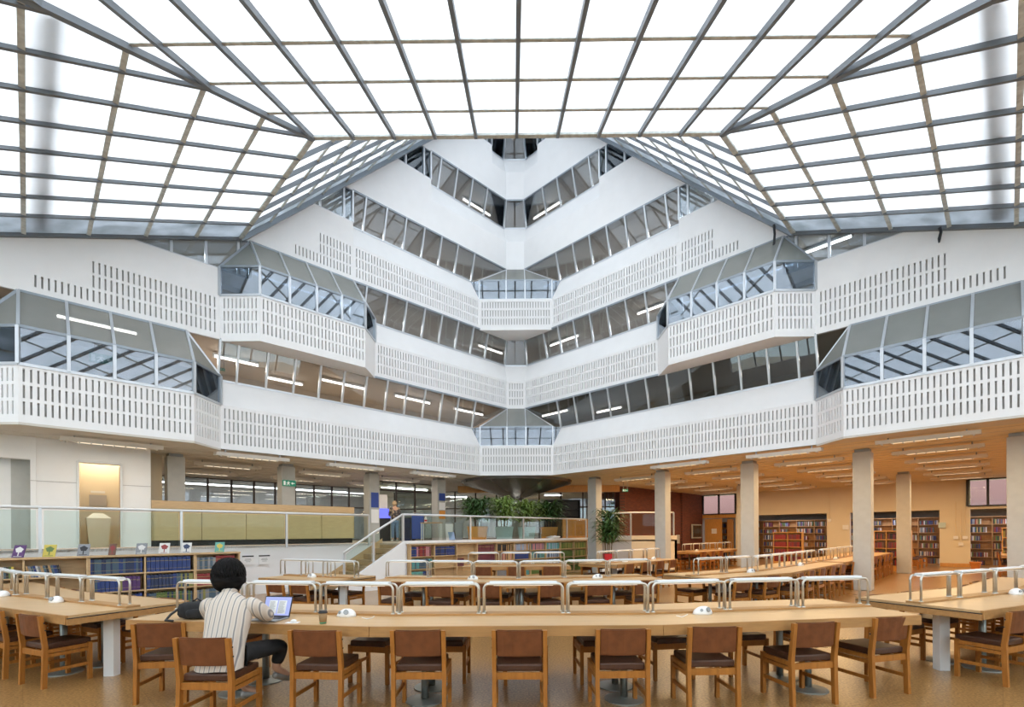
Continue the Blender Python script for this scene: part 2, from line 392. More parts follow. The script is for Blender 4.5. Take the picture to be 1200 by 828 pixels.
    if k in (0, 2):
        yf = -1.44
        slotwall(nm, B(-1.44, yf, z), B(1.44, yf, z), CREASE, (0, 1, 0), True)
        wroot = window(); xs = [-1.44, -.373, .373, 1.44]
        panes(wroot, [B(x, yf+.03, z+CREASE) for x in xs], [B(x, yf+.03, z+1.93) for x in xs], 'bay_glass', mull=.045)
        for x in (-.373, .373):
            MB().bar(B(x, yf+.03, z+1.93), B(x, -.373, zt), .04, .05).obj('mullion', 'alu', wroot)
        for a in (1, -1):
            MB().slab([B(a*.373, yf+.03, z+1.93), B(a*1.44, yf+.03, z+1.93), B(a*.373, -.373, zt)], .012).obj('sloping_pane', 'bay_top_pane', wroot)
            MB().bar(B(a*1.44, yf+.03, z+1.93), B(a*.373, -.373, zt), .05, .05).obj('hip_bar', 'alu', wroot)
            MB().slab([B(a*1.44, yf+.03, z+CREASE), W(a, 1.6, -.25, z+SILL), B(a*1.44, yf+.03, z+1.93)], .012).obj('side_pane', 'bay_glass', wroot)
        MB().slab([B(-.373, yf+.03, z+1.93), B(.373, yf+.03, z+1.93), B(.373, -.373, zt), B(-.373, -.373, zt)], .012).obj('sloping_pane', 'bay_top_pane', wroot)
        if k == 2: struct(MB().slab([B(-1.44, yf, z), B(1.44, yf, z), B(.373, -.373, z), B(-.373, -.373, z)], -.05).obj('ceiling', 'white_wall'))
    else:
        slotwall(nm, CH(-1, 0, z), CH(1, 0, z), CREASE, (0, 1, 0), slots)
        struct(MB().poly([CH(-1, 0, z+CREASE), CH(1, 0, z+CREASE), CH(1, -.25, z+SILL), CH(-1, -.25, z+SILL)]).obj(nm, 'white_wall'))
        wroot = window()
        panes(wroot, [CH(-1, -.25, z+SILL), CH(1, -.25, z+SILL)], [CH(-1, 0, zt), CH(1, 0, zt)], 'win_glass', ends=False)
# top storey wall under the roof
for s in (-1, 1):
    z = ZB[5]
    struct(MB().poly([CH(s, 0, z), W(s, QEND, 0, z), W(s, QEND, 0, z+5), CH(s, 0, z+5)]).obj('wall_'+SN[s], 'white_wall'))
struct(MB().poly([CH(-1, 0, ZB[5]), CH(1, 0, ZB[5]), CH(1, 0, ZB[5]+5), CH(-1, 0, ZB[5]+5)]).obj('wall_back', 'white_wall'))
# --- projecting glazed bays on both wings
def bay(s, k, qi, qo, slots_side=True):
    z = ZB[k]; zt = ZB[k+1]; g = 1.075; nm = 'wall_'+SN[s]
    def P(x, y, zz): return B(s*x, y, zz)
    A = (qi, -qi); Af = (qi, -qi-g); Bf = (qo-g, -qo); Bo = (qo, -qo)
    slotwall(nm, P(*A, z), P(*Af, z), CREASE, (s, 0, 0), k == 0)
    slotwall(nm, P(*Af, z), P(*Bf, z), CREASE, (s, 1, 0), True)
    slotwall(nm, P(*Bf, z), P(*Bo, z), CREASE, (0, 1, 0), True)
    sm = 'white_wall' if k else 'soffit'
    struct(MB().slab([P(*A, z), P(*Af, z), P(*Bf, z), P(*Bo, z)], -.05*s).obj('ceiling', sm))
    if k == 0:   # rows of small air slots in the underside
        m = MB(); n = 28; ax = Vector(Af).lerp(Vector(Bf), .0); d2 = (Vector(Bf)-Vector(Af)).normalized(); n2 = Vector((d2.y, -d2.x)); n2 = n2 if n2.y > 0 else -n2
        for i in range(n):
            for j in range(4):
                c2 = ax+d2*(.2+i*.092)+n2*(.28+j*.085); m.box(KX+s*c2.x-.012, KX+s*c2.x+.012, KY+c2.y-.02, KY+c2.y+.02, z-.006, z+.002)
        tag(m.obj('trim_6', 'black'), kind='structure')
    wroot = window(); mid = 1.93
    fr = [Vector(Af).lerp(Vector(Bf), i/4) for i in range(5)]
    tp = [W(s, (qi+g/2)+(qo-qi-g)*i/4, 0, zt) for i in range(5)]
    panes(wroot, [P(*A, z+CREASE)]+[P(p.x, p.y, z+CREASE) for p in fr]+[P(*Bo, z+CREASE)],
          [P(*A, z+mid)]+[P(p.x, p.y, z+mid) for p in fr]+[P(*Bo, z+mid)], 'bay_glass', mull=.06)
    fm = [P(p.x, p.y, z+mid) for p in fr]
    for i in range(4): MB().slab([fm[i], fm[i+1], tp[i+1], tp[i]], .012).obj('sloping_pane', 'bay_top_pane', wroot)
    for i in range(5): MB().bar(fm[i], tp[i], .055, .06).obj('sloping_bar', 'alu', wroot)
    MB().slab([P(*A, z+mid), fm[0], tp[0]], .012).obj('side_pane', 'bay_top_pane', wroot)
    MB().slab([fm[4], P(*Bo, z+mid), tp[4]], .012).obj('side_pane', 'bay_top_pane', wroot)
    MB().bar(P(*A, z+mid), tp[0], .045, .05).obj('hip_bar', 'alu', wroot); MB().bar(P(*Bo, z+mid), tp[4], .06, .06).obj('hip_bar', 'alu_dark', wroot)
    MB().bar(tp[0], tp[4], .05, .05).obj('top_rail', 'alu_dark', wroot)
for s in (-1, 1):
    bay(s, 0, 7.88, 11.09); bay(s, 1, 4.67, 7.88)
    # ground storey continues the wing past the bays (structure above) : return wall at far end
# ceiling under the building (over ground floor) and floors
for s, mt in ((-1, 'soffit'), (1, 'soffit_warm')):
    z = ZB[0]
    struct(MB().poly([W(s, 1.44, 0, z), W(s, 17, 0, z), W(s, 17, -16.4, z), B(0, 16.4*S2, z), B(0, -1.44, z)]).obj('ceiling', mt))
    # joints of the ceiling boards
    m = MB()
    for i in range(1, 27): m.bar(W(s, 0, -.6*i, z-.004), W(s, 17, -.6*i, z-.004), .02, .008)
    o = m.obj('trim_1', 'soffit'); struct(o)
struct(MB().slab([(-34, -6, -.1), (34, -6, -.1), (34, 50, -.1), (-34, 50, -.1)], .1).obj('floor', 'cork_floor'))

# ---------------------------------------------------------------- glass roof
RZ = ZB[2]; RX, RY = 4.13, -10.94; SL = .397; SU = 1.0; HA = math.tan(math.radians(22.5)); MY = 1.045; MX = RX/5
roof = sempty('ceiling_glass_roof')
def zlow(d): return RZ-SL*d      # d = plan distance down the slope
def clip(poly, a, b, c):   # keep a*x+b*y<=c
    out = []
    for i in range(len(poly)):
        p, q = poly[i], poly[(i+1) % len(poly)]; fp = a*p[0]+b*p[1]-c; fq = a*q[0]+b*q[1]-c
        if fp <= 1e-9: out.append(p)
        if (fp < -1e-9 and fq > 1e-9) or (fp > 1e-9 and fq < -1e-9):
            t = fp/(fp-fq); out.append((p[0]+t*(q[0]-p[0]), p[1]+t*(q[1]-p[1])))
    return out
def area(p): return abs(sum(p[i][0]*p[(i+1) % len(p)][1]-p[(i+1) % len(p)][0]*p[i][1] for i in range(len(p))))/2
def lattice(region, to3, us, vs, bar_u, bar_v, visible, mats, last_dirty=None):
    hidden = MB()
    for i in range(len(us)-1):
        for j in range(len(vs)-1):
            c = clip(clip(clip(clip(region, -1, 0, -us[i]), 1, 0, us[i+1]), 0, -1, -vs[j]), 0, 1, vs[j+1])
            if len(c) < 3 or area(c) < .01: continue
            P = [to3(*p) for p in c]; mt = mats[0]
            if last_dirty and last_dirty(i, j): mt = mats[1]
            if visible(P): MB().slab(P, .02).obj('roof_pane', mt, roof)
            else: hidden.slab(P, .02)
    if hidden.f: tag(hidden.obj('roof_pane', 'roof_pane', roof), kind='stuff')
    def seg(fixed, axis):
        c = clip(clip(region, *((1, 0, fixed+1e-4) if axis == 0 else (0, 1, fixed+1e-4))), *((-1, 0, -fixed+1e-4) if axis == 0 else (0, -1, -fixed+1e-4)))
        if len(c) < 2: return None
        k = 1-axis; a = min(c, key=lambda p: p[k]); b = max(c, key=lambda p: p[k])
        return (a, b) if math.dist(a, b) > .05 else None
    dn = Vector((0, 0, 1))
    for arr, axis, (w_, h_, off, mm) in ((us, 0, bar_u), (vs, 1, bar_v)):
        for x in arr:
            sg = seg(x, axis)
            if sg: MB().bar(to3(*sg[0])-dn*off, to3(*sg[1])-dn*off, w_, h_).obj('glazing_bar', mm, roof)
DMAX = 13.3
allv = lambda P: any(p.y > 1.0 for p in P)
# centre slope: u = x, v = distance down slope
reg = [(-RX, 0), (RX, 0), (RX+HA*DMAX, DMAX), (-RX-HA*DMAX, DMAX)]
us = [MX*i for i in range(-12, 13)]; vs = [MY*i for i in range(0, 13)]+[DMAX]
lattice(reg, lambda u, v: B(u, RY-v, zlow(v)), us, vs, (.06, .11, .055, 'bar_grey'), (.05, .04, .025, 'bar_pale'), allv, ('roof_pane', 'roof_pane_dirty'))
# side slopes: u = distance from the wing line (towards atrium), v = distance down slope along the wing
HW = (RX-RY)/2   # wing foot of the ridge node
LN = (RX+RY)/-S2*1.0
LN = abs((-RY)-RX)/S2     # length of the level edge from wing to node
for s in (-1, 1):
    def to3(u, v, s=s):
        q = HW+v/S2; return W(s, q, u, zlow(v))
    reg = [(0, 0), (LN, 0), (LN+HA*DMAX, DMAX), (0, DMAX)]
    us = [0, .92]+[.92+(LN-.92)/5*i for i in range(1, 14)]
    vs = [MY*i for i in range(0, 13)]+[DMAX]
    lattice(reg, to3, us, vs, (.055, .075, .04, 'bar_grey'), (.075, .05, .03, 'bar_pale'), allv, ('roof_pane', 'roof_pane_dirty'), lambda i, j: i == 0)
    # hip bar between centre and side slope, bar along the wall, outside gantry
    a = B(s*RX, RY, RZ); b = B(s*(RX+HA*DMAX), RY-DMAX, zlow(DMAX)); dn = Vector((0, 0, .07))
    MB().bar(a-dn, b-dn, .09, .10).obj('hip_beam', 'bar_grey', roof)
    MB().bar(to3(.04, 0)-dn*.6, to3(.04, DMAX)-dn*.6, .10, .10).obj('wall_rail', 'bar_grey', roof)
    # steep upper slope
    top = RX/HA
    def up3(u, v, s=s):
        q = HW-v/S2; return W(s, q, u, RZ+SU*v)
    reg = [(0, 0), (LN, 0), (0, top+.0)]
    # region in (u,v): hip from (LN,0) ; ends on wing line where q=0
    vq = HW*S2
    uh = lambda v: LN-HA*v
    reg = [(0, 0), (LN, 0), (max(uh(vq), 0), vq), (0, vq)] if uh(vq) > 0 else [(0, 0), (LN, 0), (0, LN/HA)]
    vs = [MY*.72*i for i in range(0, int(vq/(MY*.72))+2)]
    lattice(reg, up3, [0, .92]+[.92+(LN-.92)/5*i for i in range(1, 6)], vs, (.05, .10, .05, 'bar_grey'), (.05, .05, .03, 'bar_pale'), allv, ('roof_pane', 'roof_pane_dirty'), lambda i, j: i == 0)
    MB().bar(to3(0, 0), to3(LN, 0), .10, .14).obj('ridge_beam', 'bar_pale', roof)
    MB().bar(up3(.05, 0)-dn, up3(.05, vq)-dn, .14, .14).obj('wall_rail', 'alu_dark', roof)
    # walkway gantry standing on the outside of the side slope
    g = thing('roof_gantry', 'dark maintenance gantry seen as a shadow through the %s slope of the glass roof' % SN[s], 'gantry', tuple(to3(0, MY*4-.20)))
    base = Vector(g.location)
    p = [to3(u, MY*4-.20)+Vector((0, 0, .16))-base for u in (.2, LN+1.5)]
    MB().bar(p[0], p[1], .30, .10).obj('deck', 'grey_metal', g)
    for u in (.3, 1.8, 3.3, 4.8, 6.2):
        q = to3(u, MY*4-.20)-base
        MB().bar(q+Vector((0, 0, .02)), q+Vector((0, 0, .12)), .05, .05).obj('bracket', 'grey_metal', g)
# centre steep slope behind the ridge
topv = 10.9
lattice([(-RX, 0), (RX, 0), (0.02, RX/HA), (-.02, RX/HA)], lambda u, v: B(u, RY+v, RZ+SU*v), [MX*i for i in range(-5, 6)], [MY*i for i in range(0, 11)],
        (.06, .1, .05, 'bar_grey'), (.05, .05, .03, 'bar_pale'), lambda P: False, ('roof_pane', 'roof_pane_dirty'))
MB().bar(B(-RX, RY, RZ-.03), B(RX, RY, RZ-.03), .09, .10).obj('ridge_beam', 'bar_pale', roof)
# outer walls behind the camera; unseen window band added for frontal light
def outer(a, b):
    H_ = zlow(DMAX)+.05; A_ = Vector((a[0], a[1], 0)); B_ = Vector((b[0], b[1], 0)); n_ = max(1, round((B_-A_).length/1.6)); Z_ = Vector((0, 0, 1))
    root = window(); P_ = [A_.lerp(B_, i/n_) for i in range(n_+1)]; m_ = MB(); f_ = MB()
    for i in range(n_): m_.slab([P_[i]+Z_*2.2, P_[i+1]+Z_*2.2, P_[i+1]+Z_*(H_-.1), P_[i]+Z_*(H_-.1)], .02)
    for p_ in P_: f_.bar(p_+Z_*2.2, p_+Z_*H_, .08, .08)
    tag(m_.obj('pane', 'rail_glass', root), kind='stuff'); tag(f_.obj('mullion', 'alu', root), kind='stuff')
    struct(MB().slab([A_, B_, B_+Z_*2.2, A_+Z_*2.2], .15).obj('wall_front', 'white_wall')); return
    struct(MB().slab([(a[0], a[1], 0), (b[0], b[1], 0), (b[0], b[1], zlow(DMAX)+.05), (a[0], a[1], zlow(DMAX)+.05)], .2).obj('wall_front', 'white_wall'))
for s in (-1, 1):
    a = B(s*(RX+HA*DMAX), RY-DMAX, 0); q = HW+DMAX/S2; b = W(s, q, 0, 0)
    outer(a, b)
    struct(MB().slab([W(s, 16.9, 0, 0), W(s, 16.9, -16.4, 0), W(s, 16.9, -16.4, ZB[0]), W(s, 16.9, 0, ZB[0])], .2).obj('wall_front', 'white_wall' if s < 0 else 'warm_wall'))
    for k in range(6):
        struct(MB().slab([W(s, 16.9, 0, ZB[k]), W(s, 16.9, -3, ZB[k]), W(s, 16.9, -3, ZB[k+1]), W(s, 16.9, 0, ZB[k+1])], .2).obj('wall_front', 'outer_stone'))
a = B(-(RX+HA*DMAX), RY-DMAX, 0); b = B(RX+HA*DMAX, RY-DMAX, 0); outer(a, b)
# flat roof over the corridors
for s in (-1, 1):
    struct(MB().slab([W(s, 0, 0, ZB[5]), W(s, QEND, 0, ZB[5]), W(s, QEND, -3, ZB[5]), B(0, 3*S2, ZB[5])], .15).obj('ceiling', 'corridor'))

# ---------------------------------------------------------------- corridor strip lights seen through the windows
def strip(px0, px1, s, k, o=-1.0, lab='', warm=False, dz=.16):
    z = ZB[k+1]-dz
    def hit(px):
        t = (px-600)/F
        # solve q so that W(s,q,o) lies on the sight line
        lo_, hi_ = -2., 16.
        f = lambda q: (lambda P: P.x-t*P.y)(W(s, q, o, z))
        for _ in range(50):
            mid = (lo_+hi_)/2
            if (f(lo_) < 0) == (f(mid) < 0): lo_ = mid
            else: hi_ = mid
        return W(s, lo_, o, z)
    a, b = hit(px0), hit(px1); c = (a+b)/2; d = b-a; L = min(max(d.length, 1.2), 2.6); rz = math.atan2(d.y, d.x)
    r = thing('strip_light', lab, 'strip light', tuple(c), rz, 'strip lights in the upper corridors')
    MB().tube([(-L/2+.03, 0, 0), (L/2-.03, 0, 0)], .028, 8).obj('tube', 'tube_white', r, smooth=True)
    MB().box(-L/2, L/2, -.04, .04, .035, .09).obj('batten', 'white_metal', r)
    for x in (-L/2, L/2-.03): MB().box(x, x+.03, -.035, .035, -.035, .035).obj('end_cap', 'white_metal', r)
strip(544, 577, -1, 3, -1.0, 'strip light behind the highest full ribbon window, left of the corner')
strip(627, 660, 1, 3, -1.0, 'strip light behind the highest full ribbon window, right of the corner')
strip(561, 590, -1, 1, -1.0, 'strip light left of the corner under the upper middle bay')
strip(646, 680, 1, 1, -1.0, 'strip light right of the corner under the upper middle bay')
strip(750, 782, 1, 1, -1.0, 'strip light behind the window just left of the right upper bay')
strip(946, 998, 1, 1, -1.0, 'strip light under the roof edge right of the right upper bay')
strip(258, 298, -1, 0, -1.0, 'strip light at the left end of the lowest left ribbon window')
strip(377, 430, -1, 0, -1.0, 'strip light below the right end of the left upper bay')
strip(463, 505, -1, 0, -1.0, 'strip light in the middle of the lowest left ribbon window')
strip(533, 567, -1, 0, -1.0, 'strip light at the right end of the lowest left ribbon window')
strip(636, 667, 1, 0, -1.0, 'strip light behind the lowest right ribbon window beside the middle bay')
strip(66, 163, -1, 0, -.6, 'long strip light behind the sloping panes of the left lower bay')
strip(318, 350, -1, 0, -2.0, 'strip light deeper in the corridor behind the lowest left ribbon window')
strip(700, 730, 1, 0, -2.2, 'strip light deep behind the lowest right ribbon window')
strip(480, 505, -1, 2, -2.2, 'faint strip light behind the third ribbon window on the left')
strip(720, 745, 1, 2, -2.2, 'faint strip light behind the third ribbon window on the right')
# little black straps hanging from the roof rail
for nme, (u, v, zz), lab, ln in (('hanging_strap', (911, 266, 9.7), 'black strap hanging from the roof rail beside the right upper bay', .9), ('hanging_strap', (1104, 270, 8.6), 'short black strap hanging from the right end of the roof edge', .35)):
    s = 1; t = (u-600)/F; c = 21.055-.1; Y = c/(1+t); X = t*Y
    zc = CAMZ+(V0-v-(u-600)*ROLL)*Y/F
    o = MB().tube([(0, 0, 0), (.01, -.02, -ln*.3), (-.01, 0, -ln*.7), (-.06, -.05, -ln)], [.035, .03, .035, .02], 6).obj(nme, 'black', smooth=True)
    o.location = (X-.1, Y-.1, zc); tag(o, lab, 'strap')

# unseen area lights added to brighten the upper corridors, one per wing and storey
for k in range(5):
    for s in (-1, 1):
        L_ = {0: 12, 1: 12, 2: 9, 3: 7, 4: 5}[k]
        l = bpy.data.lights.new('corridor_fill', 'AREA'); l.shape = 'RECTANGLE'; l.size = L_; l.size_y = .12; l.energy = L_*(22 if k or s < 0 else 9); l.color = (1, .90, .80) if k == 0 else (.97, .97, 1)
        o = bpy.data.objects.new('corridor_fill', l); COL.objects.link(o); o.location = W(s, L_/2/S2*1.0+.2, -1.5, ZB[k+1]-.1); o.rotation_euler = (0, 0, math.radians(-45*s)+YAW)
# ================================================================ GROUND STOREY
TZ = 1.35; KZ = 1.43; CZ = ZB[0]
def V3(p, z): return Vector((p[0], p[1], z))
RZL = math.radians(45)+YAW; RZR = -math.radians(45)+YAW
# ---------------------------------------------------------------- columns
def column(s, q, o, z0, label, w_=.42):
    p = W(s, q, o, z0); r = thing('concrete_column', label, 'column', tuple(p), RZR if s > 0 else RZL, 'concrete columns')
    h = CZ-z0; a = w_/2
    MB().box(-a, a, -a, a, 0, h-.09).obj('shaft', 'concrete', r, bevel=.012, bseg=1)
    MB().box(-a+.04, a-.04, -a+.04, a-.04, h-.09, h-.004).obj('top_joint', 'grey_metal', r)
CQ = [1.91, 4.06, 6.22, 8.37, 10.52]
for i, q in enumerate(CQ):
    column(1, q, -1.86, 0, ORD[i]+' square concrete column from the corner along the front of the right gallery')
    column(-1, q, -1.86, TZ, ORD[i]+' square concrete column from the corner along the left terrace')
for i, q in enumerate([4.1, 8.37, 12.6]):
    column(1, q, -9.5, 0, ORD[i]+' concrete column of the inner row deep under the right gallery')
# ---------------------------------------------------------------- ceiling luminaires
LUMD = {}
def lum(s, q, o, label, tm):
    z = CZ-.12; p = W(s, q, o, z); r = thing('ceiling_luminaire', label, 'ceiling light', tuple(p), RZR if s > 0 else RZL, 'louvred luminaires under the galleries')
    L = .94
    MB().hexa([(-L, -.10, -.06), (L, -.10, -.06), (L, .10, -.06), (-L, .10, -.06), (-L, -.14, .03), (L, -.14, .03), (L, .14, .03), (-L, .14, .03)]).obj('housing', 'soffit', r)
    MB().box(-L+.3, L-.3, -.05, .05, -.064, -.058).obj('diffuser', tm, r)
    for up in (0,):
        l = LUMD.get((tm, up))
        if l is None:
            l = bpy.data.lights.new('luminaire_lamp', 'AREA'); l.shape = 'RECTANGLE'; l.size = 1.7; l.size_y = .16; LUMD[(tm, up)] = l
            l.color, l.energy = {'tube_warm': ((1, .68, .345), (35, 4)[up]), 'tube_neutral': ((1, .80, .56), (11, 1.2)[up])}[tm]
        lo = bpy.data.objects.new('luminaire_lamp', l); COL.objects.link(lo); lo.location = p+Vector((0, 0, .045 if up else -.09)); lo.rotation_euler = (math.pi*up, 0, RZR if s > 0 else RZL)
    m = MB()
    for i in range(9): x = -L+.12+i*(2*L-.24)/8; m.box(x-.012, x+.012, -.085, .085, -.085, -.06)
    m.obj('louvre', 'soffit', r)
    for x in (-.7, .7): MB().box(x-.015, x+.015, -.02, .02, .03, .115).obj('hanger', 'grey_metal', r)
rn = ['front', 'second', 'third', 'fourth', 'fifth', 'sixth']
for j in range(6):
    o = -.06-2.43*j
    for i, q in enumerate([3.0, 5.14, 7.3, 9.44, 11.6]):
        if j == 0 and i == 0: continue
        lum(1, q, o, '%s luminaire from the corner in the %s row under the right gallery' % (ORD[i], rn[j]), 'tube_warm')
for j in range(3):
    o = -.06-2.43*j
    for i, q in enumerate([3.0, 5.14, 7.3, 9.44, 11.6]):
        lum(-1, q, o, '%s luminaire from the corner in the %s row under the left gallery' % (ORD[i], rn[j]), 'tube_neutral')
# ---------------------------------------------------------------- terrace
S0 = Vector((-3.35, 15.15)); dA = Vector((-1, -1)).normalized(); nB = Vector((-1, 1)).normalized()
SW = 2.1/S2
def ST(a, b, z): p = S0+dA*a+nB*b; return Vector((p.x, p.y, z))
pl = [(-17.5, 3.1), tuple(ST(0, SW, 0))[:2], tuple(S0), (3.45, 21.95), (3.6, 21.3), (4.85, 19.9), (6.6, 19.9), (6.6, 25.3), (11.9, 30.6), (11.9, 34), (-26, 34), (-26, 11.6)]
struct(MB().slab([(x, y, TZ-.06) for x, y in pl], .06).obj('floor', 'corridor_warm'))
def rwall(a, b, z0, z1, t=.12, mt='white_wall', name='wall_left'):
    a = Vector((a[0], a[1], 0)); b = Vector((b[0], b[1], 0)); d = (b-a).normalized(); n = Vector((-d.y, d.x, 0))*t
    return struct(MB().hexa([a+Vector((0, 0, z0)), b+Vector((0, 0, z0)), b+n+Vector((0, 0, z0)), a+n+Vector((0, 0, z0)), a+Vector((0, 0, z1)), b+Vector((0, 0, z1)), b+n+Vector((0, 0, z1)), a+n+Vector((0, 0, z1))]).obj(name, mt))
LE = ST(0, SW, 0)
rwall((-17.5, 3.1), (LE.x, LE.y), 0, TZ)
rwall(tuple(S0), (3.45, 21.95), 0, KZ)
rwall((3.45, 21.95), (4.85, 19.9), 0, 1.52)
rwall((4.85, 19.9), (6.7, 19.9), 0, 1.52, .25, 'cream_box', 'wall_right'); rwall((6.7, 19.9), (6.7, 26), 0, TZ, .1, 'cream_box', 'wall_right')
# stair
st = sempty('trim_2'); st.name = 'staircase'; st['kind'] = 'structure'
for i in range(8):
    z1 = TZ-.169*i-.0; z0 = z1-.169
    if z0 < 0.01 and i == 7: z0 = 0
    a0 = .28*i
    MB().hexa([ST(a0, .1, max(z0-.15, 0)), ST(a0+.30, .1, max(z0-.15, 0)), ST(a0+.30, SW-.03, max(z0-.15, 0)), ST(a0, SW-.03, max(z0-.15, 0)),
               ST(a0, .1, z0), ST(a0+.30, .1, z0), ST(a0+.30, SW-.03, z0), ST(a0, SW-.03, z0)]).obj('tread', 'wood_stair', st)
    MB().hexa([ST(a0-.02, .1, z0), ST(a0, .1, z0), ST(a0, SW-.03, z0), ST(a0-.02, SW-.03, z0), ST(a0-.02, .1, z1), ST(a0, .1, z1), ST(a0, SW-.03, z1), ST(a0-.02, SW-.03, z1)]).obj('riser', 'wood_stair', st)
MB().slab([ST(0, 0, 0), ST(0, 0, KZ), ST(2.28, 0, .08), ST(2.28, 0, 0)], .1).obj('stringer', 'white_wall', st)
MB().slab([ST(-.1, SW-.02, 1.05), ST(-.1, SW-.02, 1.5), ST(2.3, SW-.02, .12), ST(2.3, SW-.02, 0), ST(1.7, SW-.02, 0)], .03).obj('skirting', 'wood_shelf', st)
# ---------------------------------------------------------------- glass balustrades
def balustrade(pts, label, zs=None, h0=TZ-.06, name='glass_balustrade', hr=2.25):
    base = Vector((pts[0][0], pts[0][1], 0)); r = thing(name, label, 'balustrade', tuple(base))
    P = [Vector((p[0], p[1], 0))-base for p in pts]
    lows = zs[0] if zs else [h0]*len(P); highs = zs[1] if zs else [hr]*len(P)
    for i, p in enumerate(P):
        MB().bar(p+Vector((0, 0, lows[i])), p+Vector((0, 0, highs[i])), .05, .05, (1, 1, 0)).obj('post', 'alu', r)
    for i in range(len(P)-1):
        a, b = P[i], P[i+1]; d = (b-a).normalized()*.06
        MB().slab([a+d+Vector((0, 0, lows[i]+.10)), b-d+Vector((0, 0, lows[i+1]+.10)), b-d+Vector((0, 0, highs[i+1]-.06)), a+d+Vector((0, 0, highs[i]-.06))], .012).obj('glass_panel', 'rail_glass', r)
    MB().tube([p+Vector((0, 0, highs[i])) for i, p in enumerate(P)], .032, 8).obj('handrail', 'white_metal', r, smooth=True)
lp = [(-9.9-1.77*i, 10.28-1.77*i) for i in (2, 1, 0)]+[(-8.13, 12.05), (-6.36, 13.82), (-4.6, 15.75)]
balustrade(lp, 'long glass balustrade along the edge of the left terrace above the bookcase')
cp = [(-3.37, 15.19), (-1.45, 17.08), (.44, 18.98), (2.34, 20.88), (3.3, 21.85)]
balustrade(cp, 'glass balustrade above the middle bookcase in front of the planters', h0=KZ-.02)
a, b, c = ST(0, .05, 0), ST(1.0, .05, 0), ST(1.92, .05, 0)
balustrade([a, b, c], 'sloping glass balustrade beside the wooden stair', zs=([TZ, .75, .2], [2.25, 1.69, 1.135]), name='stair_balustrade')
balustrade([(3.55, 21.4), (4.85, 20.0), (6.6, 20.0)], 'glass balustrade on the cream box right of the red-potted plant', h0=1.5, hr=2.46)
# ---------------------------------------------------------------- left white wall with doorway and niche
wl = lambda px, c=22.4: PL(px, c)
def lwall(p0, p1, z0, z1, mt='white_wall', t=.22, nm='wall_left'): return rwall(wl(p0), wl(p1), z0, z1, t, mt, nm)
lwall(142, 177, TZ, CZ); lwall(36, 92, TZ, CZ); lwall(92, 142, 3.44, CZ); lwall(-330, 36, 3.42, CZ); 
rwall(PL(-330, 23.1), PL(36, 23.1), TZ, CZ)
a = wl(36); b = PL(40, 23.1); rwall(b, a, TZ, CZ, .1)
m = MB()
for p0, p1 in ((36, 92), (142, 177)):
    a, b = wl(p0, 22.39), wl(p1, 22.39); m.bar(V3(a, 2.93), V3(b, 2.93), .012, .012)
struct(m.obj('trim_3', 'slot_back'))
# frame of the doorway
m = MB(); a, b = wl(91.5, 22.36), wl(142.5, 22.36)
m.bar(V3(a, TZ), V3(a, 3.46), .05, .04, (1, -1, 0)); m.bar(V3(b, TZ), V3(b, 3.46), .05, .04, (1, -1, 0)); m.bar(V3(a, 3.46), V3(b, 3.46), .04, .05)
struct(m.obj('trim_4', 'white_metal'))
# lobby behind the doorway
rwall(PL(70, 24.6), PL(165, 24.6), TZ, CZ, .1, 'warm_wall'); rwall(wl(91, 22.6), (wl(91)[0]-.9, wl(91)[1]+1.1), TZ, CZ, .08, 'warm_wall'); rwall((wl(143)[0]-.2, wl(143)[1]+1.6), (wl(143)[0], wl(143)[1]+.2), TZ, CZ, .08, 'warm_wall')
a = wl(140, 22.6); d = Vector((-.42, .75, 0)).normalized()
dr = thing('open_door', 'wooden door standing open inside the doorway of the left white wall', 'door', (a[0], a[1], TZ))
MB().slab([(0, 0, .01), (d.x*.85, d.y*.85, .01), (d.x*.85, d.y*.85, 2.05), (0, 0, 2.05)], .045).obj('leaf', 'wood_door', dr)
MB().bar((d.x*.75-.06, d.y*.75-.05, 1.0), (d.x*.62-.06, d.y*.62-.05, 1.0), .02, .02).obj('handle', 'chrome', dr)
p = PL(115, 23.6); bn = thing('waste_bin', 'tall white waste bin inside the doorway of the left white wall', 'bin', (p[0], p[1], TZ), RZL)
MB().hexa([(-.19, -.17, 0), (.19, -.17, 0), (.19, .17, 0), (-.19, .17, 0), (-.24, -.2, .75), (.24, -.2, .75), (.24, .2, .75), (-.24, .2, .75)]).obj('body', 'cream_box', bn)
MB().hexa([(-.25, -.21, .75), (.25, -.21, .75), (.25, .21, .75), (-.25, .21, .75), (-.1, -.05, .88), (.1, -.05, .88), (.1, .05, .88), (-.1, .05, .88)]).obj('swing_lid', 'white_plastic', bn)
for px, w_, z0, z1, lb, mt in ((115, .36, 2.45, 2.75, 'grey notice board on the wall inside the left doorway', 'slot_back'), (115, .3, 2.80, 2.86, 'long white notice above the grey notice board in the left doorway', 'paper')):
    p = PL(px, 24.55); o = MB().box(-w_/2, w_/2, -.02, 0, z0, z1).obj('notice', mt); o.location = (p[0], p[1], 0); o.rotation_euler = (0, 0, RZL); tag(o, lb, 'notice')
la = bpy.data.lights.new('lobby_lamp', 'AREA'); la.energy = 5; la.size = .6; la.color = (1, .85, .6)
lo = bpy.data.objects.new('lobby_lamp', la); COL.objects.link(lo); p = PL(115, 23.8); lo.location = (p[0], p[1], 3.85)
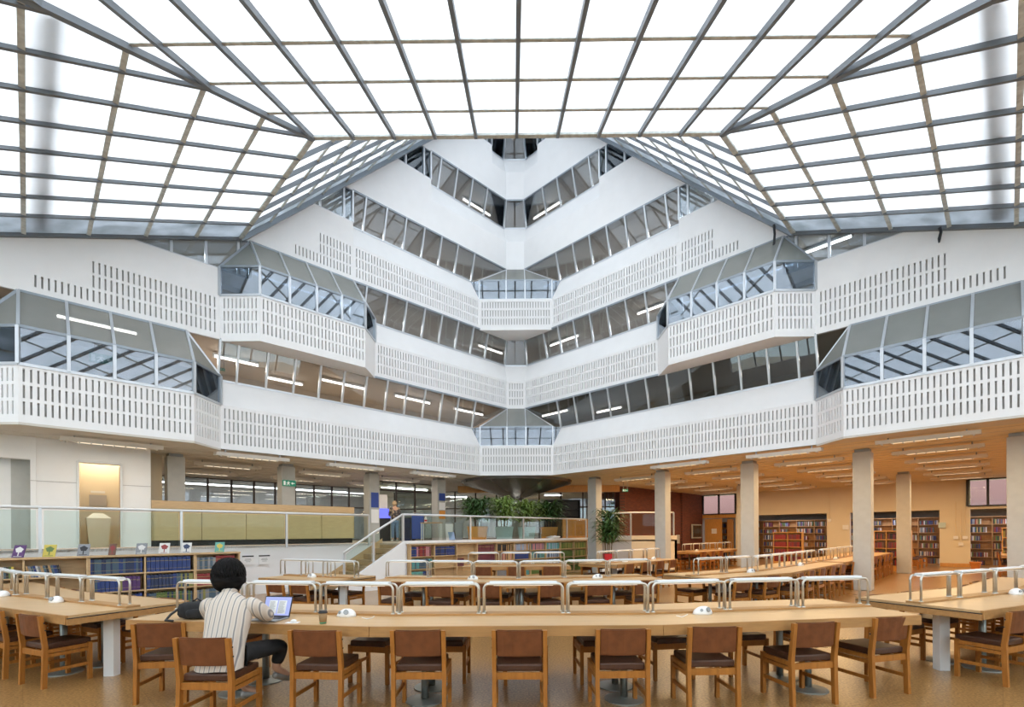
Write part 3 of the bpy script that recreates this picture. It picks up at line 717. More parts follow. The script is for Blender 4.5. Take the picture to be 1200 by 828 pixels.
# ---------------------------------------------------------------- pale oak counter
a, b = PL(178, 22.3), PL(415, 22.3); L = math.dist(a, b)
cn = thing('reception_counter', 'long pale oak counter front between the white wall and the stair', 'counter', (a[0], a[1], TZ), math.atan2(b[1]-a[1], b[0]-a[0]))
n = 5
for i in range(n): MB().box(i*L/n+.008, (i+1)*L/n-.008, 0, .04, .16, 1.02).obj('front_panel', 'wood_counter', cn)
MB().box(0, L, -.02, .45, 1.02, 1.22).obj('counter_top', 'wood_shelf', cn)
MB().box(0, L, .12, .4, 0, .16).obj('plinth', 'black', cn)
MB().box(L-.04, L, .0, .45, .16, 1.02).obj('end_panel', 'wood_counter', cn); MB().box(0, .04, .0, .45, .16, 1.02).obj('end_panel', 'wood_counter', cn)
MB().box(.05, L-.05, .04, .12, .2, 1.0).obj('carcass', 'wood_shelf', cn)
# ---------------------------------------------------------------- glazed partitions behind
mat('window_frame', (.07, .055, .05), .5)
def screen(a, b, z0, z1, step, gm='win_clear', mm='window_frame', trans=(), mw=.07):
    root = window(); a = Vector((a[0], a[1], 0)); b = Vector((b[0], b[1], 0)); n = max(1, round((b-a).length/step)); P = [a.lerp(b, i/n) for i in range(n+1)]; Z = Vector((0, 0, 1))
    for i in range(n): MB().slab([P[i]+Z*z0, P[i+1]+Z*z0, P[i+1]+Z*z1, P[i]+Z*z1], .012).obj('pane', gm, root)
    for p in P: MB().bar(p+Z*z0, p+Z*z1, mw, mw, (b-a)).obj('mullion', mm, root)
    for z in (z0, z1)+tuple(trans): MB().bar(a+Z*z, b+Z*z, .05, .06).obj('rail', mm, root)
screen(W(-1, 13.5, -7.9, 0), PL(428, 31.9), TZ, CZ, .86, trans=(2.95,))
screen(PL(441, 26.8), PL(507, 26.8), TZ, CZ, 1.0, 'rail_glass', trans=(3.55,))
screen((-6.5, 27.2), (6.0, 25.4), TZ, CZ, 1.15, trans=(3.0,))
struct(MB().slab([W(-1, 14, -12.5, TZ), B(-3, 12.5*S2-3, TZ), B(-3, 12.5*S2-3, CZ), W(-1, 14, -12.5, CZ)], .1).obj('wall_left', 'white_wall'))
struct(MB().slab([(-9, 33, TZ), (12, 33, TZ), (12, 33, CZ), (-9, 33, CZ)], .1).obj('wall_back', 'white_wall'))
def hang(px, c, z, L, rz, lab, mt='tube_white', fam='L'):
    p = PL(px, c) if fam == 'L' else (c if isinstance(c, tuple) else PR(px, c))
    r = thing('strip_light', lab, 'strip light', (p[0], p[1], z), rz, 'strip lights in the rooms behind the terrace')
    MB().tube([(-L/2, 0, 0), (L/2, 0, 0)], .035, 8).obj('tube', mt, r, smooth=True); MB().box(-L/2, L/2, -.05, .05, .035, .09).obj('batten', 'white_metal', r)
for i, px in enumerate((200, 236, 270, 300, 330, 362, 392)):
    hang(px, 34.5, 3.84, 1.3, RZL, ORD[i]+' strip light from the left in the room behind the oak counter')
for i, px in enumerate((462, 488)):
    hang(px, 29, 3.84, 1.3, RZL, ORD[i]+' strip light from the left behind the glass entrance screen')
for i, (x, y) in enumerate(((-3.2, 29.5), (2.4, 28.5))):
    hang(0, (x, y), 3.84, 1.0, 0, ORD[i]+' strip light from the left behind the planters', fam='C')
# frosted white wall panels in those rooms
for i, (p0, p1, z0, z1) in enumerate(((225, 262, 1.9, 2.7), (300, 332, 1.9, 2.8), (350, 372, 2.2, 2.8))):
    a, b = PL(p0, 37), PL(p1, 37); o = MB().slab([V3(a, z0), V3(b, z0), V3(b, z1), V3(a, z1)], .03).obj('wall_board', 'paper'); tag(o, ORD[i]+' pale board from the left on the far wall behind the oak counter', 'board')
# brown beams and dark cone at the corner
o = struct(MB().box(-2.6, 5.2, 23.6, 23.9, 3.62, 3.93).obj('trim_5', 'wood_orange'))
c0 = B(0, .9, 0); cone = thing('lift_cone', 'dark funnel-shaped ceiling cone above the planters', 'cone', (c0.x, c0.y, 0))
MB().lathe([(2.45, CZ-.01), (2.4, CZ-.12), (.35, 3.2), (.2, 3.1)], seg=40).obj('funnel', 'cone_dark', cone, smooth=False)
MB().lathe([(.2, TZ), (.2, 3.12)], seg=20).obj('stem', 'concrete', cone, smooth=True)
# ---------------------------------------------------------------- right: brick wall, far wall, stack rooms
fw = lambda px, c=42.5: PR(px, c)
def brickmat():
    m = MATS['brick_red']; nt = m.node_tree; b = nt.nodes['Principled BSDF']; br = nt.nodes.new('ShaderNodeTexBrick'); tc = nt.nodes.new('ShaderNodeTexCoord')
    mp = nt.nodes.new('ShaderNodeMapping'); mp.inputs['Rotation'].default_value = (math.radians(90), 0, 0); nt.links.new(tc.outputs['Object'], mp.inputs[0]); nt.links.new(mp.outputs[0], br.inputs[0])
    br.inputs['Scale'].default_value = 1; br.inputs['Brick Width'].default_value = .225; br.inputs['Row Height'].default_value = .075; br.inputs['Mortar Size'].default_value = .008
    br.inputs['Color1'].default_value = (.20, .055, .035, 1); br.inputs['Color2'].default_value = (.13, .04, .03, 1); br.inputs['Mortar'].default_value = (.10, .05, .04, 1)
    nt.links.new(br.outputs[0], b.inputs['Base Color'])
brickmat()
def brick(a, b, z0, z1, t=.25):
    L = math.dist(a, b); o = MB().box(0, L, 0, t, z0, z1).obj('wall_right', 'brick_red'); o.location = (a[0], a[1], 0); o.rotation_euler = (0, 0, math.atan2(b[1]-a[1], b[0]-a[0])); return struct(o)
A0, A1 = (5.6, 24.3), (11.9, 30.6)
brick(A0, (9.9, 28.6), 0, CZ); brick((9.9, 28.45), A1, 0, CZ)
brick((5.6, 24.3), (5.6, 30), 0, CZ)
def fwall(p0, p1, z0, z1, mt='warm_wall', c=42.5): 
    a, b = fw(p0, c), fw(p1, c); return rwall(a, b, z0, z1, .3, mt, 'wall_right')
OT = 2.6
fwall(862, 885, 0, CZ); fwall(969, 996, 0, CZ); fwall(1101, 1137, 0, CZ); fwall(885, 969, OT, CZ); fwall(996, 1101, OT, CZ)
fwall(1137, 1300, OT, 2.72); fwall(1183, 1340, 2.72, CZ)
fwall(820, 862, 2.5, 2.72, 'wood_orange')
m = MB()
for p0, p1 in ((969.3, 996), (1101.3, 1137)):
    a, b = fw(p0, 42.48), fw(p1, 42.48); m.slab([V3(a, 0), V3(b, 0), V3(b, .16), V3(a, .16)], -.02)
struct(m.obj('baseboard_right', 'wood_orange'))
# high windows and the brick facade outside them
for p0, p1 in ((824, 862), (1134, 1183)):
    screen(fw(p0, 42.4), fw(p1, 42.4), 2.74, CZ-.02, .85, 'rail_glass', 'black', mw=.09)
ob = MB().slab([V3(fw(760, 50), 0), V3(fw(1330, 50), 0), V3(fw(1330, 50), 9), V3(fw(760, 50), 9)], .2).obj('outside_facade', 'mortar'); MATS['mortar'].node_tree.nodes['Principled BSDF'].inputs[0].default_value = (.40, .22, .22, 1)
tag(ob, 'pinkish brick facade outside the high windows of the right wall', 'building')
# stack room shell
a, b = fw(800, 48), fw(1330, 48)
struct(MB().slab([V3(a, 0), V3(b, 0), V3(b, 2.7), V3(a, 2.7)], .1).obj('wall_right', 'corridor'))
struct(MB().slab([V3(fw(800, 42.8), 2.68), V3(fw(1330, 42.8), 2.68), V3(b, 2.68), V3(a, 2.68)], .05).obj('ceiling', 'corridor'))
for i, (px, en) in enumerate(((925, 26), (1045, 26), (1165, 20))):
    l = bpy.data.lights.new('stack_lamp', 'AREA'); l.shape = 'RECTANGLE'; l.size = 2.2; l.size_y = .1; l.energy = en; l.color = (.75, .82, 1)
    o = bpy.data.objects.new('stack_lamp', l); COL.objects.link(o); p = fw(px, 43.6); o.location = (p[0], p[1], 2.6); o.rotation_euler = (0, 0, RZR)
# door in the far wall
a, b = fw(826, 42.45), fw(846, 42.45); d2 = thing('wooden_door', 'orange wooden door with a small notice beside the wall screen', 'door', (a[0], a[1], 0), math.atan2(b[1]-a[1], b[0]-a[0]))
L = math.dist(a, b); MB().box(0, L, 0, .05, .01, 2.45).obj('leaf', 'wood_orange', d2); MB().box(L*.4, L*.7, -.01, 0, 1.55, 1.85).obj('notice', 'paper', d2)
MB().box(L*.85, L*.9, -.05, 0, 1.0, 1.15).obj('handle', 'chrome', d2)
a, b = fw(852, 42.3), fw(859, 42.2); d3 = thing('swung_door', 'brown door swung open right of the orange wooden door', 'door', (a[0], a[1], 0), math.atan2(b[1]-a[1], b[0]-a[0]))
MB().box(0, math.dist(a, b), 0, .05, .01, 2.4).obj('leaf', 'wood_door', d3); MB().box(.1, .14, -.04, 0, 1.0, 1.15).obj('handle', 'chrome', d3)
# wall screen
a, b = PL(808, 18.55), PL(822, 18.55); L = 1.25; tv = thing('wall_screen', 'large grey-framed black screen hanging on the dark brick wall', 'screen', ((a[0]+b[0])/2, (a[1]+b[1])/2, 1.7), RZL)
MB().box(-L/2, L/2, -.10, -.02, -.42, .42).obj('frame', 'concrete', tv); MB().box(-L/2+.07, L/2-.07, -.115, -.095, -.35, .35).obj('display', 'tv_black', tv)
MB().box(-.12, .12, -.02, .09, -.1, .1).obj('bracket', 'grey_metal', tv)
p = PL(794, 18.6); o = MB().box(-.2, .2, -.03, 0, 1.0, 1.5).obj('switch_panel', 'concrete'); o.location = (p[0], p[1], 0); o.rotation_euler = (0, 0, RZL); tag(o, 'beige switch panel on the dark brick wall left of the screen', 'switch panel')
# conduits and sockets on the yellow wall
for i, (px, z0, z1) in enumerate(((1120, 1.4, 2.95), (1126, 1.1, 2.6), (1131, 1.4, 2.9))):
    p = fw(px, 42.42); r = thing('wall_conduit', ORD[i]+' thin conduit from the left with a socket on the yellow wall', 'conduit', (p[0], p[1], 0), RZR)
    MB().tube([(0, 0, z0), (0, 0, z1)], .018, 6).obj('pipe', 'cream_box', r); MB().box(-.08, .08, -.03, .03, z0-.14, z0).obj('socket_box', 'white_plastic', r)
p = fw(972, 42.42); r = thing('wall_conduit', 'vertical cable conduit on the yellow wall left of the second opening', 'conduit', (p[0], p[1], 0), RZR)
MB().tube([(0, 0, 2.3), (0, 0, 3.9)], .02, 6).obj('pipe', 'cream_box', r); MB().box(-.07, .07, -.03, .03, 2.15, 2.3).obj('socket_box', 'white_plastic', r)
for px, zz, lb in ((991, 1.85, 'small notice on the yellow wall between the two left openings'), (1104, 1.9, 'small green notice on the yellow wall right of the second opening')):
    p = fw(px, 42.4); o = MB().box(-.13, .13, -.02, 0, zz-.12, zz+.12).obj('notice', 'paper' if px < 1000 else 'pot_teal'); o.location = (p[0], p[1], 0); o.rotation_euler = (0, 0, RZR); tag(o, lb, 'notice')

# ---------------------------------------------------------------- bookcases and books
NB = [0]; STUFFB = {}
BCOL = {'blue': (.022, .05, .20), 'navy': (.02, .035, .10), 'slate': (.07, .12, .17), 'red': (.28, .03, .03), 'maroon': (.15, .03, .05), 'purple': (.09, .03, .14), 'green': (.10, .17, .04), 'teal': (.10, .33, .33),
        'pale blue': (.32, .42, .60), 'olive': (.28, .27, .08), 'tan': (.52, .32, .15), 'pink': (.55, .24, .27), 'black': (.02, .02, .025), 'white': (.7, .69, .66), 'sea green': (.12, .38, .33), 'grey': (.25, .26, .28), 'yellow': (.6, .48, .08), 'brown': (.14, .07, .04)}
for k, c in BCOL.items(): mat('book_'+k, c, .5, noise=.15, nscale=3)
mat('gold_line', (.35, .28, .12), .4, .5)
BM = {}
def bookmesh(col, th, h, dp):
    key = (col, round(th, 3), round(h, 3), round(dp, 2))
    if key not in BM:
        m = MB(); m.box(-th/2, th/2, 0, .012, 0, h, 0); m.box(-th/2, -th/2+.004, .012, dp, 0, h, 0); m.box(th/2-.004, th/2, .012, dp, 0, h, 0)
        m.box(-th/2+.004, th/2-.004, .012, dp-.01, .006, h-.008, 1); m.box(-th/2-.001, th/2+.001, -.0015, .005, h*.72, h*.76, 2); m.box(-th/2-.001, th/2+.001, -.0015, .005, h*.2, h*.22, 2)
        BM[key] = m.mesh('book', ('book_'+col, 'paper', 'gold_line'))
    return BM[key]
def put_book(M4, x, y, z, col, th, h, dp, lean, label, group, single):
    T = M4 @ Matrix.Translation((x, y, z)) @ Matrix.Rotation(lean, 4, 'Y')
    if single and NB[0] < 300:
        NB[0] += 1; o = link('book', bookmesh(col, th, h, dp)); o.matrix_world = T; tag(o, label, 'book', group)
    else:
        m = STUFFB.setdefault('book_'+col, MB())
        m.hexa([T @ Vector(p) for p in ((-th/2, 0, 0), (th/2, 0, 0), (th/2, dp, 0), (-th/2, dp, 0), (-th/2, 0, h), (th/2, 0, h), (th/2, dp, h), (-th/2, dp, h))])
def fill(M4, x0, x1, y, z, spec, hmax, label, group, single, rs):
    cnt = 0
    # spec: list of (colour list, fraction, thickness, height, lean)
    x = x0+.01
    for cols, fr, th, h, lean in spec:
        xe = x+(x1-x0-.02)*fr; 
        if cols is None: x = xe; continue
        while x+th*1.05 < xe+.004:
            t = th*rs.uniform(.85, 1.15); t = round(t*250)/250; hh = min(hmax-.02, round(h*rs.uniform(.97, 1.02)*100)/100); c = rs.choice(cols)
            put_book(M4, x+t/2, y+rs.uniform(0, .012), z, c, t, hh, .2, lean, label.replace('COLOUR', c).replace('NTH', ORD[min(cnt, 60)]), group, single); cnt += 1; x += t+(.002 if t < .05 else .007)+(abs(math.sin(lean))*.012)
def bookcase(name, label, org, rz, bays, rows, H, D, books, cat='bookcase', woodm='wood_shelf', where='', single=True, open_back=False, seed=1, z0=0):
    """bays: widths; rows: shelf heights (board tops) per bay or shared; books[(bay,row)] = spec"""
    rs = random.Random(seed); r = thing(name, label, cat, (org[0], org[1], z0), rz); M4 = Matrix.Translation((org[0], org[1], z0)) @ Matrix.Rotation(rz, 4, 'Z')
    W_ = sum(bays); t = .03; x = 0
    MB().box(0, t, 0, D, 0, H-.03).obj('side_panel', woodm, r); MB().box(W_-t, W_, 0, D, 0, H-.03).obj('side_panel', woodm, r)
    MB().box(-.01, W_+.01, -.015, D, H-.035, H).obj('top_panel', woodm, r)
    if not open_back: MB().box(t, W_-t, D-.015, D, .05, H-.035).obj('back_panel', 'wood_shelf' if woodm == 'wood_shelf' else woodm, r)
    for bi, bw in enumerate(bays):
        if bi: MB().box(x-t/2, x+t/2, .01, D-.02, .0, H-.036).obj('divider', woodm, r)
        rr = rows[bi] if isinstance(rows[0], (list, tuple)) else rows
        for ri, zz in enumerate(rr):
            MB().box(x+t/2+.004, x+bw-t/2-.004, .012, D-.02, zz-.025, zz).obj('shelf', woodm, r)
            nxt = H-.035 if ri == 0 else rr[ri-1]-.025
            sp = books.get((bi, ri), books.get(ri)) if books else None
            if sp:
                rname = ['top', 'second', 'third', 'fourth', 'fifth', 'sixth'][ri]; bname = {1: ['only'], 2: ['left', 'right'], 3: ['left', 'middle', 'right']}.get(len(bays), ORD)[bi]
                fill(M4, x+t/2+.006, x+bw-t/2-.006, .03, zz+.001, sp, nxt-zz-.01, 'COLOUR volume, NTH from left, %s shelf, %s bay of the %s' % (rname, bname, where), 'volumes on the %s shelf of the %s' % (rname, where), single, rs)
        x += bw
    MB().box(0, W_, .02, .04, 0, rows[-1]-.03 if not isinstance(rows[0], (list, tuple)) else .05).obj('plinth', woodm, r)
    return r
LB = 17.9
def LBP(px): return PL(px, LB)
R3 = (.88, .52, .16)
# left bookcases (bays of 0.9 m), right to left
x281 = LBP(281); u45 = Vector((1, 1))/S2
def lorg(n): return (x281[0]-n*.9*u45.x, x281[1]-n*.9*u45.y)
BL = lambda: None
sp_db = [(['navy', 'slate', 'blue', 'slate'], 1, .031, .30, 0)]
bookcase('bookcase', 'single-bay oak bookcase with red and grey volumes at the right end of the left row', lorg(1), RZL, [.9], R3, 1.25, .33,
         {0: [(['grey', 'slate'], .5, .05, .27, 0), (['red'], .5, .042, .29, 0)], 1: [(['red'], 1, .042, .26, 0)], 2: [(['slate', 'olive', 'grey'], 1, .04, .27, 0)]}, where='single-bay left bookcase', seed=2)
bookcase('bookcase', 'double-bay oak bookcase full of blue and purple volumes under the left balustrade', lorg(3), RZL, [.9, .9], R3, 1.25, .33,
         {(0, 0): sp_db, (1, 0): [(['blue'], 1, .072, .31, 0)], (0, 1): [(['slate', 'blue'], .2, .035, .29, 0), (['blue'], .38, .068, .30, 0), (['olive'], .05, .03, .3, 0), (['purple'], .36, .058, .29, 0)],
          (1, 1): [(['blue', 'navy'], .62, .06, .30, 0), (['navy', 'slate', 'olive'], .38, .035, .29, 0)], (0, 2): [(['blue', 'navy', 'slate'], 1, .05, .28, 0)], (1, 2): [(['slate', 'navy', 'green'], 1, .036, .27, 0)]}, where='double-bay left bookcase', seed=3)
bookcase('bookcase', 'leftmost oak bookcase, half empty with leaning mixed books', lorg(6), RZL, [.9, .9, .9], R3, 1.25, .33,
         {(1, 0): [(['black', 'green', 'white', 'slate', 'yellow'], .9, .03, .21, .0)], (2, 0): [(['white', 'slate', 'blue', 'tan', 'green', 'white', 'black', 'grey'], .52, .028, .22, -.22), (['black', 'navy', 'yellow'], .1, .03, .22, -.25)],
          (2, 1): [(['white', 'grey', 'tan'], .3, .03, .21, 0)], (1, 1): [(['white', 'tan', 'black', 'slate'], .8, .03, .21, 0)]}, where='leftmost bookcase', seed=4)
# middle bookcase in front of the terrace edge
MBC = 18.2; p = PL(481, MBC)
r4 = (1.0, .67, .35, .06); r3 = (.94, .55, .16); m10 = (p[0], p[1])
def row4(c1, c2, c3, c4, th=.04, h=.25): return [[(c, 1, th, h, 0)] if c else None for c in (c1, c2, c3, c4)]
bays = [.92]+[.9]*9; bk = {}
cont = {0: [(['blue', 'navy'], .3, .05, .3, 0), (['red', 'maroon', 'pink'], .68, .06, .3, 0)]}
def setb(b, *rows):
    for i, q in enumerate(rows): bk[(b, i)] = q
setb(0, [(['blue', 'navy'], .3, .05, .3, 0), (['red', 'pink', 'maroon'], .66, .055, .3, 0)], [(['teal', 'slate', 'teal'], .98, .05, .3, 0)], [(['teal', 'sea green'], .55, .05, .3, 0), (['pale blue', 'blue'], .4, .05, .3, 0)])
setb(1, [(['blue', 'navy', 'blue'], .95, .05, .29, 0)], None, None)
setb(2, None, [(['brown', 'maroon'], .4, .05, .26, 0)], None)
for b, rw in ((3, (['maroon'], ['maroon'], ['maroon', 'tan'], ['tan'])), (4, (['black', 'tan', 'black'], ['tan', 'pink', 'brown'], ['tan'], ['grey'])), (5, (['pale blue', 'tan', 'pale blue'], ['blue'], ['blue', 'brown'], ['teal'])),
              (6, (['pink', 'pink', 'slate'], ['slate', 'teal', 'tan'], ['green'], ['green'])), (7, (['pale blue', 'teal'], ['pale blue', 'slate'], ['pale blue', 'slate'], ['olive', 'green'])), (8, (['green', 'olive'], ['green'], ['green'], ['green'])), (9, (['green', 'olive'], ['green', 'olive'], ['green'], ['green']))):
    setb(b, *[[(c, .96, .045, .24, 0)] for c in rw])
bookcase('bookcase', 'long oak bookcase with coloured runs of volumes under the middle balustrade', m10, RZL, bays, [r3]*3+[r4]*7, 1.33, .2, bk, where='long middle bookcase', seed=5)
# stacks behind the openings of the far wall
mixc = ['navy', 'slate', 'black', 'maroon', 'grey', 'white', 'red', 'green', 'brown', 'tan', 'blue']
def stack(px0, px1, c, label, seed, cols=mixc, H=2.3):
    a, b = fw(px0, c), fw(px1, c); L = math.dist(a, b); n = max(1, round(L/.95)); rs = random.Random(seed)
    rows = [H-.36-i*.38 for i in range(6)]
    bk = {}
    for i in range(n):
        for j in range(6): f = rs.uniform(.5, .98); bk[(i, j)] = [(cols, f, .034, rs.uniform(.2, .26), 0)]
    bookcase('bookcase', label, a, math.atan2(b[1]-a[1], b[0]-a[0]), [L/n]*n, rows, H, .28, bk, woodm='wood_door', where='book', single=False, seed=seed)
stack(876, 976, 44.4, 'dark bookstack behind the leftmost wide opening of the yellow wall', 11)
stack(990, 1108, 44.4, 'dark bookstack behind the middle wide opening of the yellow wall', 12)
stack(1132, 1230, 44.4, 'dark bookstack behind the rightmost opening of the yellow wall', 13)
stack(838, 858, 45.5, 'narrow bookstack seen through the open doorway beside the orange door', 14)
# low orange bookcases standing in the right gallery
def low(px0, px1, c, H, label, cols, seed, n=2):
    a, b = fw(px0, c), fw(px1, c); L = math.dist(a, b); k = int((H-.1)/.36)
    rows = [H-.36-i*.36 for i in range(k)]
    bookcase('low_bookcase', label, a, math.atan2(b[1]-a[1], b[0]-a[0]), [L/n]*n, rows, H, .3, {i: [(cols, .96, .045, .24, 0)] for i in range(k)}, woodm='wood_orange', where='book', single=False, seed=seed)
low(906, 940, 37.6, 1.62, 'orange wood bookcase of red volumes before the leftmost opening', ['red', 'red', 'maroon'], 21)
low(1024, 1068, 35.8, 1.66, 'orange wood bookcase with dark and red volumes behind the inner column', ['black', 'maroon', 'red', 'brown'], 22, 3)
low(1174, 1200, 36.0, 1.75, 'orange wood bookcase at the right edge before the third opening', ['olive', 'brown', 'black'], 23, 1)

# unseen area lights added to brighten the terrace and the rooms behind
for (x, y, L, en, cl) in ((PL(300, 34.5)[0], PL(300, 34.5)[1], 9, 190, (.85, .92, 1)), (-1.0, 29.2, 7, 130, (1, .93, .85)), (PL(475, 27)[0], PL(475, 27)[1], 3, 26, (1, .9, .75)), (1.0, 21.5, 4, 14, (1, .95, .9)), (PL(470, 24.2)[0], PL(470, 24.2)[1], 3, 22, (1, .93, .85))):
    l = bpy.data.lights.new('terrace_fill', 'AREA'); l.shape = 'RECTANGLE'; l.size = L; l.size_y = .15; l.energy = en; l.color = cl
    o = bpy.data.objects.new('terrace_fill', l); COL.objects.link(o); o.location = (x, y, CZ-.12 if L != 4 else 3.0); o.rotation_euler = (0, 0, RZL if L in (9, 3) else 0)
# ================================================================ FURNITURE
# ---------------------------------------------------------------- chair prototype (origin under the seat centre, front towards +y)
def make_chair():
    r = thing('library_chair', 'x', 'chair')
    def leg_back(x):
        return MB().hexa([(x-.018, -.235, 0), (x+.018, -.235, 0), (x+.018, -.19, 0), (x-.018, -.19, 0), (x-.018, -.222, .44), (x+.018, -.222, .44), (x+.018, -.177, .44), (x-.018, -.177, .44)]).hexa(
            [(x-.018, -.222, .44), (x+.018, -.222, .44), (x+.018, -.177, .44), (x-.018, -.177, .44), (x-.018, -.262, .79), (x+.018, -.262, .79), (x+.018, -.222, .79), (x-.018, -.222, .79)])
    for s in (-1, 1):
        leg_back(s*.227).obj('back_leg', 'wood_chair', r)
        MB().box(s*.222-.018, s*.222+.018, .19, .23, 0, .425).obj('front_leg', 'wood_chair', r)
        MB().box(s*.225-.013, s*.225+.013, -.19, .2, .375, .415).box(s*.225-.013, s*.225+.013, -.19, .2, .33, .366).obj('side_rail', 'wood_chair', r)
        MB().box(s*.225-.010, s*.225+.010, -.19, .2, .165, .20).obj('stretcher', 'wood_chair', r)
        MB().tube([(s*.245, -.215, .71), (s*.249, -.215, .71)], .008, 8).tube([(s*.245, -.205, .63), (s*.249, -.205, .63)], .008, 8).obj('bolt', 'black', r)
    MB().box(-.21, .21, -.21, -.185, .345, .405).obj('back_rail', 'wood_chair', r)
    MB().box(-.205, .205, .195, .22, .345, .41).obj('front_rail', 'wood_chair', r)
    m = MB(); n = 6     # curved leather back
    for i in range(n):
        x0 = -.209+.418*i/n; x1 = -.209+.418*(i+1)/n; c = lambda x: -.03*(1-(x/.209)**2)
        def q(x, y, z): return (x, y+c(x)-.11*(z-.44)-.004, z)
        m.hexa([q(x0, -.205, .555), q(x1, -.205, .555), q(x1, -.17, .555), q(x0, -.17, .555), q(x0, -.205, .795), q(x1, -.205, .795), q(x1, -.17, .795), q(x0, -.17, .795)])
    me = m.mesh('backrest', 'leather'); bm = bmesh.new(); bm.from_mesh(me); bmesh.ops.remove_doubles(bm, verts=bm.verts[:], dist=1e-4)
    fs = [f for f in bm.faces if not f.is_valid]; seen = {}
    for f in bm.faces[:]:
        k = tuple(round(c, 3) for c in f.calc_center_median())
        if k in seen: bmesh.ops.delete(bm, geom=[f, seen[k]], context='FACES_ONLY')
        else: seen[k] = f
    bmesh.ops.recalc_face_normals(bm, faces=bm.faces[:])
    es = [e for e in bm.edges if len(e.link_faces) == 2 and e.calc_face_angle(0) > .6]; bmesh.ops.bevel(bm, geom=es, offset=.010, segments=2, affect='EDGES'); bm.to_mesh(me); bm.free(); link('backrest', me, r)
    MB().box(-.21, .21, -.185, .235, .41, .475).obj('seat', 'leather_seat', r, bevel=.014)
    return r
chair0 = make_chair(); proto_done(chair0); chair_used = [False]
def chair(x, y, rz, label, group):
    label = label.replace('twentyth', 'twentieth')
    if not chair_used[0]:
        chair_used[0] = True; c = chair0; c.location = (x, y, 0); c.rotation_euler = (0, 0, rz); c['label'] = label; c['group'] = group
        return c
    return copy_tree(chair0, (x, y, 0), rz, label, group)
# ---------------------------------------------------------------- table lamp prototype (along x, origin on the ridge)
def hoop(y, L=.41, h=.30, r=.05):
    P = [(-L, y, 0), (-L, y, h-r)]+[(-L+r-r*math.cos(t), y, h-r+r*math.sin(t)) for t in (math.pi/8, math.pi/4, 3*math.pi/8, math.pi/2)]
    P += [(-p[0], y, p[2]) for p in reversed(P)]
    return MB().tube(P, .0125, 8)
def make_lamp():
    r = thing('table_lamp', 'x', 'table lamp')
    for y in (-.055, .055): hoop(y).obj('tube_frame', 'chrome', r, smooth=True)
    MB().hexa([(-.35, -.05, .292), (.35, -.05, .292), (.35, .05, .292), (-.35, .05, .292), (-.35, -.035, .325), (.35, -.035, .325), (.35, .035, .325), (-.35, .035, .325)]).obj('light_bar', 'white_metal', r)
    MB().box(-.31, .31, -.04, .04, .283, .292).obj('lamp_lens', 'lens_on', r)
    for x in (-.41, .41):
        for y in (-.055, .055): MB().lathe([(.024, 0), (.022, .008)], x, y, 10).obj('foot', 'chrome', r)
    return r
emis('lens_on', (1, .9, .75), 1.3)
lamp0 = make_lamp(); proto_done(lamp0); lamp_used = [False]
def lamp(x, y, z, rz, label, group):
    if not lamp_used[0]:
        lamp_used[0] = True; c = lamp0; c.location = (x, y, z); c.rotation_euler = (0, 0, rz); c['label'] = label; c['group'] = group; return c
    return copy_tree(lamp0, (x, y, z), rz, label, group)
# ---------------------------------------------------------------- power dome prototype
def make_dome():
    r = thing('power_dome', 'x', 'socket dome'); m = MB(); n = 12
    prof = []
    for i in range(7):
        t = i/6*math.pi/2; prof.append((math.cos(t), math.sin(t)))
    for (rr, zz) in prof:
        for j in range(n):
            a = 2*math.pi*j/n; m.v.append((.105*rr*math.cos(a)+.015*zz, .07*rr*math.sin(a), .082*zz))
    for i in range(6):
        for j in range(n):
            k = (j+1) % n; m.f.append((i*n+j, i*n+k, (i+1)*n+k, (i+1)*n+j)); m.m.append(0)
    m.f.append(tuple(range(n-1, -1, -1))); m.m.append(0)
    m.obj('shell', 'white_plastic', r, smooth=True)
    MB().tube([(.03, -.058, .052), (.034, -.068, .056)], .026, 14).obj('socket', 'grey_metal', r)
    MB().tube([(-.04, -.056, .048), (-.043, -.063, .052)], .016, 12).obj('socket', 'grey_metal', r)
    return r
dome0 = make_dome(); proto_done(dome0); dome_used = [False]
def dome(x, y, z, rz, label):
    g = 'white socket domes on the reading tables'
    if not dome_used[0]:
        dome_used[0] = True; c = dome0; c.location = (x, y, z); c.rotation_euler = (0, 0, rz); c['label'] = label; c['group'] = g; return c
    return copy_tree(dome0, (x, y, z), rz, label, g)
